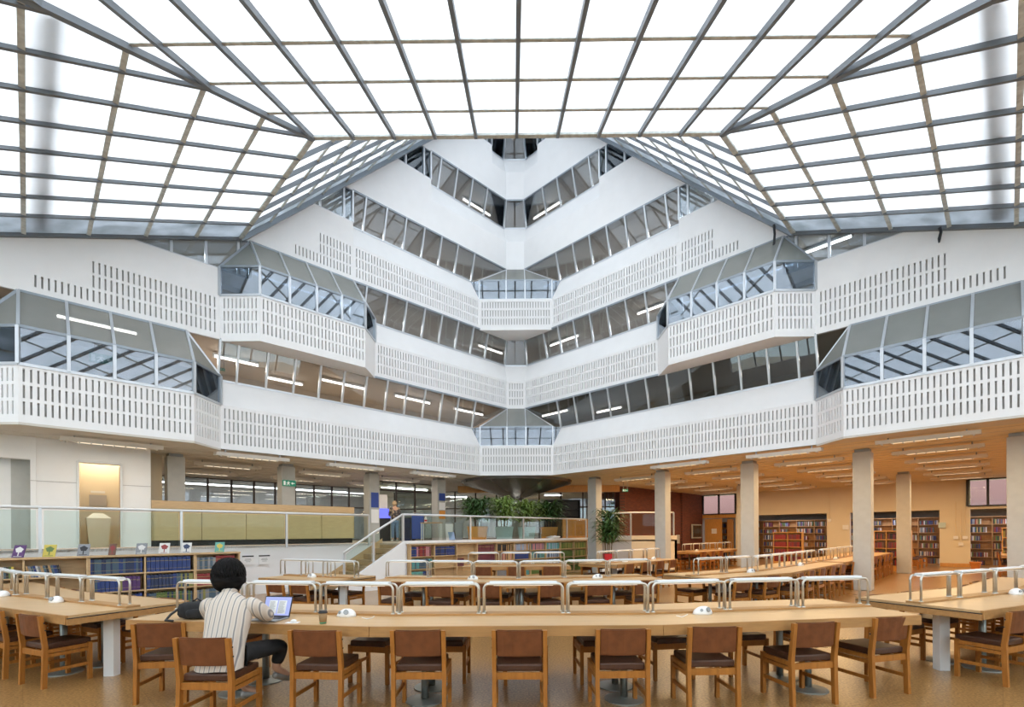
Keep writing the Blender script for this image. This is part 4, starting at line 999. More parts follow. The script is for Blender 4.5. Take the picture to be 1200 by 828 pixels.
# ---------------------------------------------------------------- tables
TT = .80; TD = 1.29; KS = .934
def offs(P, d):   # polyline moved d to its left, mitred
    P = [Vector(p) for p in P]; out = []
    for i, p in enumerate(P):
        a = (P[i]-P[i-1]).normalized() if i else (P[1]-P[0]).normalized(); b = (P[i+1]-P[i]).normalized() if i < len(P)-1 else a
        n1 = Vector((-a.y, a.x)); n2 = Vector((-b.y, b.x)); m = (n1+n2).normalized(); out.append(p+m*(d/m.dot(n1)))
    return out
def table(P, label, name_short, posts=(), chairs_near=None, chairs_far=None, lamps=True, domes=(), pitch=.875, ped=True, far_skip=(), near_skip=(), D=TD):
    P = [Vector(p)*KS for p in P]; o3 = Vector((P[0].x, P[0].y, 0)); r = thing('reading_table', label, 'table', tuple(o3), 0, 'long oak reading tables')
    F_ = offs(P, D); mid = offs(P, D/2); m1 = offs(P, D/2-.075); m2 = offs(P, D/2+.075); e1 = offs(P, .03); e2 = offs(P, D-.03)
    L3 = lambda p, z: Vector((p.x, p.y, z))-o3
    for i in range(len(P)-1):
        a, b, c, d = P[i], P[i+1], F_[i+1], F_[i]; a_, b_, c_, d_ = e1[i], e1[i+1], e2[i+1], e2[i]
        MB().hexa([L3(a_, TT-.028), L3(b_, TT-.028), L3(c_, TT-.028), L3(d_, TT-.028), L3(a_, TT), L3(b_, TT), L3(c_, TT), L3(d_, TT)]).obj('tabletop', 'wood_top', r)
        MB().bar(L3(a.lerp(b, .001), TT-.0475), L3(a.lerp(b, .999), TT-.0475), .03, .095).obj('edge_board', 'wood_edge', r).location = Vector((-(b-a).normalized().y, (b-a).normalized().x, 0))*.016
        MB().bar(L3(d, TT-.0475), L3(c, TT-.0475), .03, .095).obj('edge_board', 'wood_edge', r).location = Vector(((b-a).normalized().y, -(b-a).normalized().x, 0))*.016
        MB().hexa([L3(m1[i], TT), L3(m1[i+1], TT), L3(m2[i+1], TT), L3(m2[i], TT), L3(m1[i], TT+.022), L3(m1[i+1], TT+.022), L3(m2[i+1], TT+.022), L3(m2[i], TT+.022)]).obj('ridge_strip', 'wood_edge', r)
    for a, b in ((P[0], F_[0]), (P[-1], F_[-1])):
        MB().bar(L3(a.lerp(b, .012), TT-.066), L3(a.lerp(b, .988), TT-.066), .03, .074).obj('end_board', 'wood_edge', r)
        n_ = (b-a).normalized()
        MB().bar(L3(a.lerp(b, .01), TT-.033), L3(a.lerp(b, .99), TT-.033), .034, .008).obj('dark_seam', 'black', r)  # dark seam below the tabletop at each end
    # walk along the middle line
    segs = []; tot = 0
    for i in range(len(mid)-1): l = (mid[i+1]-mid[i]).length; segs.append((tot, l, mid[i], (mid[i+1]-mid[i]).normalized())); tot += l
    def at(t):
        for (t0, l, p, d) in segs:
            if t <= t0+l+1e-6 or (t0, l, p, d) == segs[-1]: return p+d*(t-t0), d
    def spread_(n, tot=tot, pitch=pitch): return [tot/2+(i-(n-1)/2)*min(pitch, tot/n) for i in range(n)]
    n = int(tot/pitch+.15); ts = spread_(n)
    # pedestals in pairs
    k = max(2, round(n/2)) if n > 3 else 2
    for i in (range(k) if ped else ()):
        p, d = at(tot*(i+.5)/k); nn = Vector((-d.y, d.x))
        for e in (-.28, .14):
            q = p+nn*e
            pd = MB().tube([L3(q, .02), L3(q, TT-.03)], .036, 14).obj('pedestal', 'steel_dark', r, smooth=True)
            c3 = L3(q, 0); MB().lathe([(.19, 0), (.19, .012), (.05, .03)], c3.x, c3.y, 24).obj('base_disc', 'steel_dark', pd)
    for t, e in posts:
        p, d = at(t); nn = Vector((-d.y, d.x)); q = p+nn*e; c3 = L3(q, 0)
        MB().box(c3.x-.06, c3.x+.06, c3.y-.05, c3.y+.05, 0, TT-.03).obj('cable_post', 'white_metal', r)
    zr = TT+.022
    for i, t in enumerate(ts):
        p, d = at(t)
        if lamps: lamp(p.x, p.y, zr, math.atan2(d.y, d.x), 'chrome tube lamp, %s from the left, on the ridge of %s' % (ORD[i], name_short), 'chrome tube lamps on the reading tables')
    for i, t in enumerate(domes):
        p, d = at(t); nn = Vector((-d.y, d.x)); q = p-nn*.14
        dome(q.x, q.y, TT, math.atan2(d.y, d.x), 'white socket dome, %s from the left, on %s' % (ORD[i], name_short))
    rs = random.Random(len(name_short)*7+n)
    for side, cfg, skip in ((-1, chairs_near, near_skip), (1, chairs_far, far_skip)):
        if cfg is None: continue
        c_n = cfg if isinstance(cfg, int) else n
        j = 0
        for i, t in enumerate(spread_(c_n)):
            if i in skip: continue
            p, d = at(t); nn = Vector((-d.y, d.x)); q = p+nn*side*(D/2-(.15 if side < 0 else .20)+rs.uniform(-.03, .04))+d*rs.uniform(-.03, .03); rz = math.atan2(d.y, d.x)+(0 if side < 0 else math.pi)+rs.uniform(-.05, .05)
            chair(q.x, q.y, rz, 'brown leather chair, %s from the left on the %s side of %s' % (ORD[j], 'near' if side < 0 else 'far', name_short), '%s-side chairs of %s' % ('near' if side < 0 else 'far', name_short)); j += 1
    return r
# front table
FT = [(-4.17, 5.28), (-1.406, 4.80), (1.478, 4.80), (4.41, 5.28)]
table(FT, 'long bent oak reading table across the foreground with nine chrome lamps', 'the front table', chairs_far=9, far_skip=(1,), domes=(2.12, 5.78))
# foreground chairs, one by one: (picture column of the seat back, y, turn)
GF = 'foreground chairs at the front table'
for px, y, rz, lab in ((182, 5.02, .12, 'brown leather chair at the left end of the front table, behind the sitter'), (238, 4.33, -.06, 'brown leather chair pulled out with the sitter on it'),
                       (371, 4.62, -.10, 'brown leather foreground chair right of the sitter, by the paper cup'), (489, 4.60, 0, 'brown leather foreground chair, second right of the sitter'),
                       (608, 4.58, 0, 'brown leather foreground chair, third right of the sitter, in the middle'), (729, 4.60, .02, 'brown leather foreground chair, fourth right of the sitter'),
                       (836, 4.68, .03, 'brown leather foreground chair, fifth right of the sitter, left of centre-right socket dome'), (951, 4.86, .16, 'brown leather foreground chair, second from the right end of the front table'),
                       (1039, 5.12, .26, 'brown leather foreground chair at the right end of the front table')):
    chair((px-600)/F*(y-.24)-math.sin(-rz)*-.24*0, y, rz, lab, GF)
# second ring
table([(-2.72, 9.45), (.1, 8.96), (2.97, 9.45)], 'bent oak reading table in the middle of the second ring', 'the middle second table', chairs_near=6, chairs_far=6, domes=(1.75, 4.05))
table([(-1.36, 13.4), (1.6, 13.4)], 'short straight oak reading table before the middle bookcase', 'the short third table', chairs_near=3, chairs_far=3)
# side tables
table([(-10.3, 8.6), (-7.9, 6.9), (-5.08, 5.56)], 'oak reading table at the left edge with chrome lamps in the foreground', 'the left front table', chairs_near=6, chairs_far=6, posts=((5.3, -.1),), domes=(2.6, 4.1), near_skip=(0,))
table([(5.32, 5.53), (8.0, 6.75), (10.3, 8.5)], 'oak reading table at the right edge in the foreground', 'the right front table', chairs_near=6, chairs_far=6, posts=((.38, -.1),), domes=(2.1, 4.1))
table([(-5.35, 10.32), (-3.59, 9.45)], 'oak reading table left of the aisle before the white terrace wall', 'the left second table', chairs_near=2, chairs_far=2, posts=((1.6, 0),), domes=(.9,), pitch=.62)
table([(4.0, 9.57), (6.2, 10.85), (9.5, 14.05)], 'long bent oak reading table right of the aisle in the second ring', 'the right second table', chairs_near=7, chairs_far=7, posts=((.8, -.1),), domes=(1.75, 4.6))
table([(9.9, 14.5), (16.0, 20.6)], 'oak reading table running to the back along the right gallery columns', 'the far right table', chairs_near=9, chairs_far=9, domes=(1.2, 4.2, 6.5))
table([(3.0, 13.9), (5.6, 16.6)], 'oak reading table before the red-potted plant', 'the third ring table', chairs_near=4, chairs_far=4, posts=((.7, -.1),), domes=(1.2, 2.9))
table([(8.45, 22.3), (12.4, 26.25)], 'oak reading table in front of the dark brick wall', 'the back gallery table', chairs_near=6, near_skip=(3, 4), chairs_far=6, domes=(1.0, 3.5))
table([(18.9, 17.0), (21.5, 19.6)], "small oak reading table at the right edge before the yellow wall", "the right gallery table", chairs_near=3, chairs_far=3, lamps=False)
# three loose chairs and the table at the right edge
for i, (x, y) in enumerate(((17.0, 20.85), (18.0, 21.85), (19.0, 22.8))):
    chair(x, y, math.radians(-135), 'chair, %s from the left in the short row beside the dark low bookcase' % ORD[i], 'chairs beside the dark low bookcase')
for c, m in STUFFB.items():
    tag(m.obj('book', c), '%s books massed on the far bookcases and stacks' % c[5:], 'book', kind='stuff')
# ---------------------------------------------------------------- organic helper
def skin(name, V, E, mt, parent, sub=2, root=0, disp=0):
    me = bpy.data.meshes.new(name); me.from_pydata([v[:3] for v in V], E, []); me.materials.append(MATS[mt]); o = link(name, me, parent)
    o.modifiers.new('Skin', 'SKIN'); sv = me.skin_vertices[0].data
    for i, v in enumerate(V): r = v[3]; sv[i].radius = (r, v[4] if len(v) > 4 else r); sv[i].use_root = (i == root)
    s = o.modifiers.new('Sub', 'SUBSURF'); s.levels = sub; s.render_levels = sub
    me.polygons.foreach_set('use_smooth', [True]*len(me.polygons)); o.modifiers['Skin'].use_smooth_shade = True
    return o
def blob(name, c, rad, mt, parent, seg=18, f=None, seed=0):
    rs = random.Random(seed); m = MB(); n = seg; k = seg//2
    for i in range(k+1):
        t = math.pi*i/k
        for j in range(n):
            a = 2*math.pi*j/n; d = Vector((math.sin(t)*math.cos(a), math.sin(t)*math.sin(a), math.cos(t))); s = f(d) if f else 1; s *= 1+rs.uniform(-.03, .03)
            m.v.append((c[0]+rad[0]*d.x*s, c[1]+rad[1]*d.y*s, c[2]+rad[2]*d.z*s))
    for i in range(k):
        for j in range(n):
            l = (j+1) % n; m.f.append((i*n+j, (i+1)*n+j, (i+1)*n+l, i*n+l)); m.m.append(0)
    me = m.mesh(name, mt); bm = bmesh.new(); bm.from_mesh(me); bmesh.ops.remove_doubles(bm, verts=bm.verts[:], dist=1e-5); bm.to_mesh(me); bm.free()
    me.polygons.foreach_set('use_smooth', [True]*len(me.polygons)); return link(name, me, parent)
def hand(V, E, wi, wrist, d, side, up=Vector((0, 0, 1))):
    """palm and five separate fingers grown from vertex wi"""
    d = d.normalized(); lat = d.cross(up).normalized()*side
    p = wrist+d*.045; V.append((*p, .026, .016)); pi = len(V)-1; E.append((wi, pi)); q = wrist+d*.08; V.append((*q, .030, .014)); qi = len(V)-1; E.append((pi, qi))
    for k, (off, ln) in enumerate(((-.027, .060), (-.009, .072), (.009, .068), (.027, .052))):
        a = q+lat*off*.8+d*.02; b = a+d*ln*.5-up*.004; c = b+d*ln*.42-up*.018; n = len(V)
        V += [(*a, .0085), (*b, .008), (*c, .0065)]; E += [(qi, n), (n, n+1), (n+1, n+2)]
    a = p-lat*.034+d*.008; b = a-lat*.018+d*.03; n = len(V); V += [(*a, .010), (*b, .0085)]; E += [(pi, n), (n, n+1)]
# ---------------------------------------------------------------- the seated reader
o0 = Vector((-2.50, 4.36, 0)); PSHIFT = Vector((-.07, -.03, 0)); pr = thing('person', 'seated dark-haired person in a striped shirt typing on a laptop, back to us', 'person', tuple(o0))
def q(x, y, z, *r): return (x-o0.x, y-o0.y, z, *r)
V = [q(-2.49, 4.34, .57, .11), q(-2.49, 4.40, .74, .105), q(-2.49, 4.47, .90, .085), q(-2.51, 4.52, 1.05, .04), q(-2.535, 4.57, 1.15, .05), q(-2.56, 4.62, 1.23, .07), q(-2.57, 4.64, 1.31, .078),
     q(-2.575, 4.715, 1.235, .022), q(-2.34, 4.50, 1.0, .04), q(-2.25, 4.64, .89, .042), q(-2.40, 4.81, .865, .026), q(-2.66, 4.47, 1.0, .04), q(-2.75, 4.64, .89, .042), q(-2.60, 4.81, .865, .026),
     q(-2.41, 4.50, .55, .085), q(-2.20, 4.86, .56, .062), q(-2.28, 4.88, .33, .042), q(-2.20, 5.0, .22, .03), q(-2.58, 4.50, .54, .085), q(-2.60, 4.84, .52, .062), q(-2.62, 4.93, .12, .04), q(-2.48, 5.02, .04, .03)]
E_ = [(0, 1), (1, 2), (2, 3), (3, 4), (4, 5), (5, 6), (5, 7), (3, 8), (8, 9), (9, 10), (3, 11), (11, 12), (12, 13), (0, 14), (14, 15), (15, 16), (16, 17), (0, 18), (18, 19), (19, 20), (20, 21)]
hand(V, E_, 10, Vector(V[10][:3]), Vector((-.03, .10, -.03)), 1); hand(V, E_, 13, Vector(V[13][:3]), Vector((.03, .10, -.03)), -1)
skin('body', V, E_, 'skin', pr)
m = MB()
def loft(m, rings, n=20):
    b = len(m.v)
    for (cx, cy, cz, rx, ry, tilt) in rings:
        for k in range(n):
            a = 2*math.pi*k/n; ca, sa = math.cos(a), math.sin(a); pw = lambda t: math.copysign(abs(t)**.85, t)
            m.v.append((cx-o0.x+rx*pw(ca), cy-o0.y+ry*pw(sa), cz+tilt*sa*ry+.006*math.sin(5*a+cz*30)))
    for r_ in range(len(rings)-1):
        for k in range(n): l = (k+1) % n; m.f.append((b+r_*n+k, b+r_*n+l, b+(r_+1)*n+l, b+(r_+1)*n+k)); m.m.append(0)
loft(m, [(-2.49, 4.30, .485, .20, .13, 0), (-2.49, 4.32, .53, .195, .135, 0), (-2.49, 4.35, .62, .18, .13, 0), (-2.49, 4.39, .72, .178, .125, -.1), (-2.49, 4.43, .82, .19, .125, -.15), (-2.495, 4.46, .92, .205, .12, -.2), (-2.50, 4.48, 1.00, .205, .105, -.25), (-2.505, 4.50, 1.055, .165, .085, -.3), (-2.515, 4.525, 1.095, .10, .07, -.3), (-2.525, 4.54, 1.125, .062, .06, -.3)])
O_ = lambda *p: (p[0]-o0.x, p[1]-o0.y, p[2])
m.tube([O_(-2.37, 4.48, 1.03), O_(-2.31, 4.50, 1.01), O_(-2.265, 4.56, .95), O_(-2.235, 4.63, .895), O_(-2.245, 4.67, .885), O_(-2.30, 4.72, .875), O_(-2.385, 4.79, .865)], [.07, .083, .075, .066, .064, .055, .043], 14)
m.tube([O_(-2.63, 4.46, 1.03), O_(-2.69, 4.47, 1.01), O_(-2.73, 4.56, .95), O_(-2.765, 4.63, .895), O_(-2.755, 4.67, .885), O_(-2.70, 4.72, .875), O_(-2.615, 4.79, .865)], [.07, .083, .075, .066, .064, .055, .043], 14)
m.tube([O_(-2.53, 4.535, 1.10), O_(-2.535, 4.55, 1.165)], [.080, .066], 14)
sh = m.obj('striped_shirt', 'striped_shirt', pr, smooth=True); sb = sh.modifiers.new('Sub', 'SUBSURF'); sb.levels = 1; sb.render_levels = 1
T = [q(-2.49, 4.36, .56, .15, .10), q(-2.41, 4.52, .565, .10), q(-2.20, 4.87, .565, .078), q(-2.275, 4.88, .36, .058), q(-2.58, 4.52, .56, .10), q(-2.60, 4.86, .53, .078), q(-2.62, 4.93, .17, .06)]
skin('trousers', T, [(0, 1), (1, 2), (2, 3), (0, 4), (4, 5), (5, 6)], 'black_fabric', pr)
for a, b in ((q(-2.30, 4.87, .27, .04), q(-2.19, 5.02, .19, .034)), (q(-2.65, 4.91, .055, .045), q(-2.47, 5.03, .04, .034))):
    m_ = tuple((a[i]+b[i])/2 for i in range(3)); skin('shoe', [a, (*m_, .042), b], [(0, 1), (1, 2)], 'grey_metal', pr)
hr = blob('hair', (-2.575-o0.x, 4.60-o0.y, 1.275), (.138, .135, .155), 'hair_black', pr, 32, lambda d: (1.12 if d.z < -.1 and d.y < .3 else 1)*(1 if not (d.y > .75 and d.z < .3) else .72)+.03*math.sin(9*d.x+4*d.z)+.025*math.sin(21*d.x+13*d.z), 5)
hm = MB(); rs = random.Random(17)
for i in range(230):
    az = rs.uniform(0, 2*math.pi); end = rs.uniform(1.5, 2.25) if math.sin(az) < .45 else rs.uniform(1.0, 1.3); pts = []; wv = rs.uniform(-.25, .25); st_ = rs.uniform(.05, .5)
    for k_ in range(6):
        th = st_+(end-st_)*k_/5; a_ = az+wv*math.sin(k_*.9); rr_ = 1.01+.03*math.sin(k_*1.7+i)+(.02 if k_ == 5 else 0)
        pts.append((-2.575-o0.x+.139*rr_*math.sin(th)*math.cos(a_), 4.60-o0.y+.136*rr_*math.sin(th)*math.sin(a_), 1.275+.157*rr_*math.cos(th)))
    hm.tube(pts, [.004, .008, .009, .009, .007, .001], 4)
hm.obj('hair_strand', 'hair_black', pr, smooth=True)['kind'] = 'stuff'
for x in (-.03, .03): blob('eye', (-2.575+x-o0.x, 4.698-o0.y, 1.262), (.011, .008, .008), 'white_plastic', pr, 8)
# ---------------------------------------------------------------- the standing visitor
p = AT(463, 634.5, TZ); p = (p[0], p[1]); Y = 20.0; X = (463-600)/F*Y
o1 = Vector((X, Y, TZ)); ps = thing('person', 'standing person in a dark floral jacket and jeans beside the blue-lit kiosk', 'person', tuple(o1), math.radians(35))
V = [(0, 0, .90, .09), (0, .01, 1.1, .09), (0, .0, 1.3, .10), (0, .02, 1.42, .05), (0, .05, 1.48, .06), (0, .06, 1.56, .065), (0, .125, 1.50, .018), (.15, .02, 1.34, .045), (.21, .04, 1.1, .037), (.14, .22, 1.05, .026),
     (-.15, .02, 1.34, .045), (-.21, .04, 1.1, .037), (-.14, .22, 1.05, .026), (.08, 0, .86, .075), (.09, .02, .48, .05), (.10, -.01, .09, .035), (.11, .12, .035, .028), (-.08, 0, .86, .075), (-.09, .03, .48, .05), (-.09, .02, .09, .035), (-.1, .15, .035, .028)]
E_ = [(0, 1), (1, 2), (2, 3), (3, 4), (4, 5), (4, 6), (2, 7), (7, 8), (8, 9), (2, 10), (10, 11), (11, 12), (0, 13), (13, 14), (14, 15), (15, 16), (0, 17), (17, 18), (18, 19), (19, 20)]
hand(V, E_, 9, Vector(V[9][:3]), Vector((-.02, .1, 0)), 1); hand(V, E_, 12, Vector(V[12][:3]), Vector((.02, .1, 0)), -1)
skin('body', V, E_, 'skin', ps)
skin('jacket', [(0, 0, .82, .16, .12), (0, .01, 1.1, .15, .12), (0, 0, 1.3, .15, .11), (0, .02, 1.40, .065), (.16, .02, 1.33, .065), (.22, .04, 1.1, .055), (.15, .20, 1.06, .045), (-.16, .02, 1.33, .065), (-.22, .04, 1.1, .055), (-.15, .20, 1.06, .045)],
     [(0, 1), (1, 2), (2, 3), (2, 4), (4, 5), (5, 6), (2, 7), (7, 8), (8, 9)], 'floral_jacket', ps)
skin('jeans', [(0, 0, .88, .13, .10), (.085, 0, .8, .09), (.09, .02, .48, .07), (.10, -.01, .12, .062), (-.085, 0, .8, .09), (-.09, .03, .48, .07), (-.09, .02, .12, .062)], [(0, 1), (1, 2), (2, 3), (0, 4), (4, 5), (5, 6)], 'denim', ps)
for x, y in ((.105, .03), (-.095, .06)): skin('shoe', [(x, y-.06, .045, .042), (x, y+.02, .045, .042), (x, y+.11, .035, .034)], [(0, 1), (1, 2)], 'white_plastic', ps)
blob('hair', (0, .04, 1.54), (.092, .10, .115), 'hair_blond', ps, 18, lambda d: 1.1 if d.z < 0 and d.y < .2 else (.7 if d.y > .7 and d.z < .3 else 1))
# ---------------------------------------------------------------- things on the front table
lt = thing('laptop', 'open dark laptop with text pages on its screen in front of the sitter', 'laptop', (-2.60*KS, 5.22*KS, TT), math.radians(-10))
MB().box(-.155, .155, -.11, .11, .002, .016).obj('base', 'grey_metal', lt, bevel=.003, bseg=1); MB().box(-.135, .135, -.02, .09, .016, .018).obj('keyboard', 'black', lt)
def scr(x, h, o): return (x, .11+math.sin(.32)*h+o*math.cos(.32)*-1, .016+math.cos(.32)*h+o*math.sin(.32))
MB().hexa([scr(-.155, 0, -.006), scr(.155, 0, -.006), scr(.155, 0, 0), scr(-.155, 0, 0), scr(-.155, .21, -.006), scr(.155, .21, -.006), scr(.155, .21, 0), scr(-.155, .21, 0)][::1]).obj('lid', 'black', lt)
MB().poly([scr(-.146, .012, .004), scr(.146, .012, .004), scr(.146, .20, .004), scr(-.146, .20, .004)]).obj('display', 'screen_text', lt)
m = MB()
for px0 in (-.095, .01):
    m.poly([scr(px0, .03, .0045), scr(px0+.09, .03, .0045), scr(px0+.09, .165, .0045), scr(px0, .165, .0045)])
m.obj('page', 'paper', lt)
m = MB(); rs = random.Random(3)
for px0 in (-.095, .01):
    for i in range(14): m.poly([scr(px0+.008, .155-i*.0088, .005), scr(px0+rs.uniform(.05, .082), .155-i*.0088, .005), scr(px0+rs.uniform(.05, .082), .152-i*.0088, .005), scr(px0+.008, .152-i*.0088, .005)])
m.obj('text_line', 'grey_metal', lt)['kind'] = 'stuff'
c = thing('paper_cup', 'brown paper coffee cup with a black lid on the front table', 'cup', (-1.93*KS, 4.99*KS, TT))
MB().lathe([(.029, 0), (.040, .105)], seg=24).obj('cup_body', 'cup_brown', c, smooth=True); MB().lathe([(.043, .103), (.043, .112), (.037, .114), (.036, .124)], seg=24).obj('lid', 'black', c)
MB().lathe([(.0305, .006), (.0315, .016)], seg=24).obj('green_band', 'green_sign', c)
c = thing('earbud_case', 'small white earbud case lying on a card beside the laptop', 'case', (-2.27*KS, 5.06*KS, TT)); MB().box(-.06, .06, -.035, .035, 0, .003).obj('card', 'paper', c); blob('case_shell', (0.01, 0, .017), (.03, .022, .015), 'white_plastic', c, 14)
bp = thing('backpack', 'black backpack lying on the front table left of the sitter', 'backpack', (-3.46*KS, 5.38*KS, TT), math.radians(12))
blob('main_bag', (0, 0, .085), (.18, .13, .095), 'black_fabric', bp, 20, lambda d: 1/(abs(d.x)**4+abs(d.y)**4+abs(d.z)**4)**.25*.9, 2)
blob('front_pocket', (.04, -.10, .06), (.11, .05, .055), 'black_fabric', bp, 16, lambda d: 1/(abs(d.x)**4+abs(d.y)**4+abs(d.z)**4)**.25*.9, 3)
MB().tube([(-.12, -.05, .13), (-.2, -.1, .06), (-.22, -.16, .012), (-.14, -.20, .01)], .013, 6).obj('strap', 'black', bp, smooth=True); MB().tube([(-.04, 0, .17), (0, 0, .20), (.04, 0, .17)], .009, 6).obj('grab_handle', 'black', bp, smooth=True)
for i, (x, y) in enumerate(((-1.50, 4.88), (1.63, 4.88))):
    tag(MB().tube([(x, y, TT+.02), (x+.05, y-.01, TT+.008), (x+.09, y+.04, TT+.006), (x+.12, y+.01, TT+.03)], .004, 6).obj('cable', 'white_plastic', smooth=True), 'short white cable beside the %s socket dome of the front table' % ('left', 'right')[i], 'cable')
# ---------------------------------------------------------------- display books on the left bookcase
def lb_at(px, b=.14): p = PL(px, LB+b); return p
for i, (px, cs, lab) in enumerate(((20.5, ('purple', 'white'), 'dark patterned book standing on the left bookcase, leftmost of the display row'), (57, ('yellow', 'green'), 'yellow book with a green tree on its cover on the left bookcase'), (97, ('grey', 'black'), 'grey book with a dark picture displayed above the bay joint'),
                                   (131, ('brown', 'red'), 'narrow dark brown display book on the left bookcase'), (165, ('grey', 'white'), 'grey and white display book above the blue volumes'), (192, ('white', 'red'), 'white display book with a red picture on the left bookcase'), (218, ('white', 'navy'), 'white display book with a dark figure on the left bookcase'), (257, ('sea green', 'yellow'), 'green display book with a yellow top at the right end of the left bookcase'))):
    p = lb_at(px); r = thing('display_book', lab, 'book', (p[0], p[1], 1.252), RZL+math.radians(-25 if i else -35), 'books displayed on top of the left bookcases')
    def dq(x, h, o): return (x, math.sin(.35)*h-o*math.cos(.35), math.cos(.35)*h+o*math.sin(.35))
    w_ = .095 if i != 3 else .06
    MB().hexa([dq(-w_, 0, .012), dq(w_, 0, .012), dq(w_, 0, 0), dq(-w_, 0, 0), dq(-w_, .24, .012), dq(w_, .24, .012), dq(w_, .24, 0), dq(-w_, .24, 0)]).obj('cover', 'book_'+cs[0], r)
    m = MB().poly([dq(-w_*.4, .10, .0135), dq(w_*.5, .10, .0135), dq(w_*.5, .12, .0135), dq(w_*.75, .16, .0135), dq(.0, .21, .0135), dq(-w_*.7, .17, .0135)]).poly([dq(-.008, .03, .0135), dq(.010, .03, .0135), dq(.010, .10, .0135), dq(-.008, .10, .0135)])
    m.poly([dq(-w_*.7, .015, .0135), dq(w_*.7, .015, .0135), dq(w_*.7, .025, .0135), dq(-w_*.7, .025, .0135)]); m.obj('cover_picture', 'book_'+cs[1], r)
    MB().tube([(0, .0, .01), (0, .13, 0.006), (0, .085, .13)], .004, 5).obj('stand', 'grey_metal', r)
# notices on the white terrace wall
for i, (p0, p1) in enumerate(((283.5, 297), (303, 316))):
    a, b = PL(p0, 20.55), PL(p1, 20.55); L = math.dist(a, b); r = thing('wall_notice', ('left', 'right')[i]+' one of two white notices with dark headers on the terrace wall', 'notice', (a[0], a[1], .82), math.atan2(b[1]-a[1], b[0]-a[0]))
    MB().box(0, L, -.012, 0, 0, .26).obj('sheet', 'paper', r); MB().box(.0, L, -.015, -.012, .225, .26).obj('header_strip', 'black', r); m = MB()
    for z, l in ((.16, .5), (.13, .6), (.09, .4)): m.box(L*(.5-l/2), L*(.5+l/2), -.014, -.012, z, z+.012)
    m.obj('text_line', 'grey_metal', r)
# ---------------------------------------------------------------- exit signs
def exit_sign(P, rz, lab, w_=.36, hang=0):
    r = thing('exit_sign', lab, 'exit sign', tuple(P), rz); h = w_*.45
    MB().box(-w_/2, w_/2, -.03, 0, -h/2, h/2).obj('sign_box', 'green_sign', r); m = MB()
    m.box(-w_*.12, -w_*.02, -.034, -.03, -h*.1, h*.22).tube([(-w_*.05, -.033, h*.3), (-w_*.045, -.033, h*.34)], h*.09, 8)   # running figure
    m.bar((-w_*.10, -.033, -h*.08), (-w_*.2, -.033, -h*.35), .004, h*.1).bar((-w_*.05, -.033, -h*.08), (w_*.02, -.033, -h*.35), .004, h*.1).bar((-w_*.1, -.033, h*.15), (-w_*.22, -.033, h*.05), .004, h*.08).bar((-w_*.03, -.033, h*.15), (w_*.06, -.033, h*.05), .004, h*.08)
    m.bar((w_*.16, -.033, 0), (w_*.4, -.033, 0), .004, h*.12).bar((w_*.16, -.033, 0), (w_*.25, -.033, h*.18), .004, h*.1).bar((w_*.16, -.033, 0), (w_*.25, -.033, -h*.18), .004, h*.1)
    m.box(-w_*.42, -w_*.28, -.034, -.03, -h*.34, h*.34); m.obj('pictogram', 'sign_white', r)
    if hang:
        for x in (-w_*.35, w_*.35): MB().box(x-.008, x+.008, -.02, -.01, h/2, h/2+hang).obj('hanger', 'grey_metal', r)
    return r
p = W(-1, 6.22, -1.62, 3.3); exit_sign(p, RZL, 'green exit sign on the column in front of the left glazed partition', .42)
p = PL(716, 20.6); exit_sign((p[0], p[1]-.0, 3.05), 0, 'green exit sign hanging beside the second right column', .36, .78)
p = (733-600)/F*21; exit_sign((p, 21, 3.45), 0, 'small green exit sign hanging right of the larger one', .24, .42)
p = W(-1, 9.55, -.55, 5.62+.25); exit_sign(p, RZL, 'green exit sign seen inside the left lower glass bay', .5, .7)
p = W(-1, 7.8, -.35, 6.15); exit_sign(p, RZL, 'tiny green exit sign at the left end of the lowest ribbon window', .16, .6)
# ---------------------------------------------------------------- planters
def leafmesh(n, H, R, ln, seed, wd=.028, droop=.7, base=0):
    rs = random.Random(seed); m = MB()
    for i in range(n):
        a = rs.uniform(0, 2*math.pi); s = rs.random(); z0 = base+H*(.25+.75*s); r0 = R*.55*rs.random()
        c = Vector((math.cos(a)*r0, math.sin(a)*r0, z0)); a2 = a+rs.uniform(-.8, .8); e = Vector((math.cos(a2), math.sin(a2), 0)); L = ln*rs.uniform(.6, 1.15); up = rs.uniform(.1, 1.3)
        sd = Vector((-e.y, e.x, 0)); pts = []
        for t in (0, .35, .7, 1): pts.append((c+e*L*t*.85+Vector((0, 0, L*(up*t-droop*(up+.35)*t*t))), wd*(1.0, 1.25, .8, .05)[len(pts)]))
        for (p0, w0), (p1, w1) in zip(pts, pts[1:]): m.poly([p0-sd*w0, p0+sd*w0, p1+sd*w1, p1-sd*w1])
    return m
def planter(x, y, z, pot, lab, n, H, R, ln, seed, leaf, top=.42, bot=.3, ph=.55, base=.5):
    r = thing('potted_plant', lab, 'plant', (x, y, z)); 
    MB().hexa([(-bot, -bot, 0), (bot, -bot, 0), (bot, bot, 0), (-bot, bot, 0), (-top, -top, ph), (top, -top, ph), (top, top, ph), (-top, top, ph)]).obj('pot', pot, r)
    MB().box(-top+.03, top-.03, -top+.03, top-.03, ph-.02, ph+.004).obj('soil', 'soil', r)
    for i in range(4): a = i*1.6; MB().tube([(math.cos(a)*.1, math.sin(a)*.1, ph-.02), (math.cos(a)*.16, math.sin(a)*.16, ph+H*.5), (math.cos(a)*.22, math.sin(a)*.2, ph+H*.8)], .018, 6).obj('stem', 'stem_brown', r)
    tag(leafmesh(n, H, R, ln, seed, base=ph).obj('foliage', leaf, r), kind='stuff')
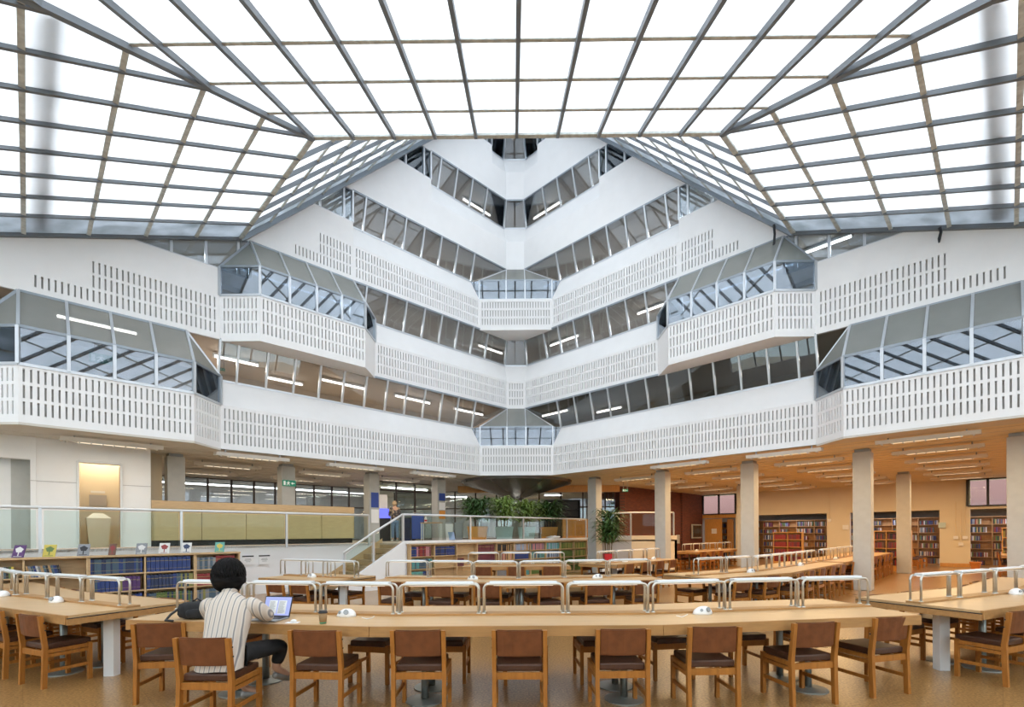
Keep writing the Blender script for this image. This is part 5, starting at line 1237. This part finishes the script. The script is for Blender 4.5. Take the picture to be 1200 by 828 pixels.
for px, pot, lf, lab, sd, H in ((560, 'pot_orange', 'leaf_dark', 'dark green bushy plant in the leftmost orange pot behind the middle balustrade', 1, .95), (591, 'pot_teal', 'leaf_light', 'light green bushy plant in the left pale teal pot', 2, 1.0),
                               (617, 'pot_teal', 'leaf_light', 'light green plant in the right pale teal pot', 3, .95), (643, 'pot_orange', 'leaf_dark', 'dark green plant in the right orange pot', 4, .95)):
    p = PL(px, 19.35+(.25 if px in (591, 617) else 0)); planter(p[0], p[1], TZ, pot, lab, 460, H, .85, .68, sd, lf, .36, .29)
p = ((713-600)/F*18.6, 18.6); planter(p[0], p[1], .58, 'pot_red', 'tall drooping plant in a red pot beside the second right column', 420, 1.55, .6, .75, 9, 'leaf_dark', .19, .16, .27)
tag(MB().box(-.3, .3, -.3, .3, 0, .58).obj('plant_stand', 'white_plastic'), 'white box stand under the red-potted plant', 'stand').location = (p[0], p[1], 0)
p = PR(1143, 40.3); r = thing('flower_pot', 'empty orange pot on the floor before the rightmost opening', 'pot', (p[0], p[1], 0)); MB().lathe([(.13, 0), (.18, .26), (.2, .26), (.2, .32)], seg=20).obj('pot', 'orange_brown', r); MB().lathe([(.17, .27), (.17, .29)], seg=20).obj('soil', 'soil', r)
# ---------------------------------------------------------------- entrance area on the terrace
def at(px, Y): return ((px-600)/F*Y, Y)
x, y = at(449, 20.4); k = thing('kiosk', 'black self-service kiosk with a glowing blue screen beside the standing visitor', 'kiosk', (x, y, TZ), .4)
MB().box(-.26, .26, -.25, .25, 0, .95).obj('cabinet', 'black', k); MB().hexa([(-.26, -.25, .95), (.26, -.25, .95), (.26, .25, .95), (-.26, .25, .95), (-.26, .12, 1.35), (.26, .12, 1.35), (.26, .25, 1.35), (-.26, .25, 1.35)]).obj('console', 'screen_blue', k)
MB().slab([(-.2, .14, 1.36), (.2, .14, 1.36), (.2, .2, 1.95), (-.2, .2, 1.95)], .04).obj('header_panel', 'white_plastic', k)
x, y = at(490, 19.8); k = thing('book_trolley', 'dark blue book return trolley behind the middle balustrade', 'trolley', (x, y, TZ), .1)
MB().box(-.23, .23, -.2, .2, .1, 1.05).obj('body', 'blue_trolley', k)
for a in (-.18, .18):
    for b in (-.15, .15): MB().tube([(a, b-.015, .05), (a, b+.015, .05)], .05, 10).obj('castor', 'black', k)
MB().tube([(-.2, .1, 1.05), (-.2, .1, 1.15), (.2, .1, 1.15), (.2, .1, 1.05)], .012, 6).obj('push_bar', 'chrome', k)
x, y = at(476, 20.8); k = thing('cabinet', 'dark cabinet between the standing visitor and the blue trolley', 'cabinet', (x, y, TZ)); MB().box(-.2, .2, -.2, .2, 0, .95).obj('carcass', 'book_navy', k); MB().box(-.22, .22, -.22, .22, .95, .98).obj('top', 'black', k)
x, y = at(506, 18.9); k = thing('side_table', 'small brown table with steel legs right of the blue trolley', 'table', (x, y, TZ)); MB().box(-.4, .4, -.25, .25, .70, .73).obj('top', 'wood_edge', k)
for a in (-.36, .36):
    for b in (-.2, .2): MB().box(a-.015, a+.015, b-.015, b+.015, 0, .7).obj('leg', 'chrome', k)
x, y = at(499, 18.9); k = thing('sanitiser_bottle', 'white pump bottle with a red label on the small brown table', 'bottle', (x, y, TZ+.73)); MB().lathe([(.05, 0), (.05, .16), (.02, .2), (.02, .24)], seg=14).obj('bottle', 'white_plastic', k); MB().lathe([(.052, .04), (.052, .11)], seg=14).obj('label_band', 'pot_red', k)
for i, (px, Y) in enumerate(((527, 20.4), (538, 20.6))):
    x, y = at(px, Y); k = thing('grey_bin', ('left', 'right')[i]+' tall grey recycling bin beside the leftmost orange pot', 'bin', (x, y, TZ)); MB().hexa([(-.13, -.13, 0), (.13, -.13, 0), (.13, .13, 0), (-.13, .13, 0), (-.16, -.16, .7), (.16, -.16, .7), (.16, .16, .7), (-.16, .16, .7)]).obj('body', ('white_plastic', 'grey_metal')[i], k); MB().box(-.17, .17, -.17, .17, .7, .76).obj('lid', 'grey_metal', k)
x, y = at(678, 23.2); k = thing('wood_cabinet', 'orange wooden cupboard with two doors behind the right end of the middle balustrade', 'cabinet', (x, y, TZ)); MB().box(-.75, .75, 0, .4, 0, .95).obj('carcass', 'wood_orange', k)
for a in (-.74, .01): MB().box(a, a+.73, -.02, 0, .03, .92).obj('door', 'wood_orange', k)
x, y = at(652, 24.5)
bookcase('dark_bookcase', 'dark open bookcase with magazines right of the planters', (x-.6, y), 0, [.9, .9], [1.5, 1.15, .8, .45, .1], 1.95, .3, {i: [(['white', 'black', 'navy', 'red'], .7, .05, .22, 0)] for i in range(5)}, woodm='black', where='book', single=False, seed=31, z0=TZ)
for px, q_, zz, h_, mt, lab in ((436, 4.06, 2.62, .55, 'blue_trolley', 'blue poster on the column beside the standing visitor'), (436, 4.06, 2.05, .5, 'paper', 'white notice under the blue poster on the same column'), (516, 1.91, 3.0, .3, 'blue_trolley', 'blue sign near the top of the column right of the entrance screen'), (516, 1.91, 2.62, .3, 'paper', 'white notice in the middle of the column right of the entrance screen'), (516, 1.91, 2.25, .34, 'pot_orange', 'yellow-orange notice low on the column right of the entrance screen')):
    p = W(-1, q_, -1.63, zz); o = MB().box(-.15, .15, -.012, 0, 0, h_).obj('poster', mt); o.location = p; o.rotation_euler = (0, 0, RZL); tag(o, lab, 'poster')
p = PL(530, 18.44); o = MB().hexa([(-.1, 0, 0), (.1, 0, 0), (.1, .02, 0), (-.1, .02, 0), (-.16, .06, .27), (.04, .06, .27), (.04, .08, .27), (-.16, .08, .27)]).obj('blue_folder', 'book_pale blue'); MATS['book_pale blue'].node_tree.nodes['Principled BSDF'].inputs['Roughness'].default_value = .5
o.location = (p[0], p[1]+.03, KZ); tag(o, 'bright blue folder leaning on the ledge above the middle bookcase', 'folder')
p = PL(648, 18.47); o = blob('paper_heap', (0, 0, .055), (.28, .05, .055), 'paper', None, 12, lambda d: 1+.25*math.sin(13*d.x+5*d.z), 8); o.location = (p[0], p[1]+.06, KZ); tag(o, 'crumpled white papers lying on the ledge above the middle bookcase', 'papers')

pr.location = o0+PSHIFT
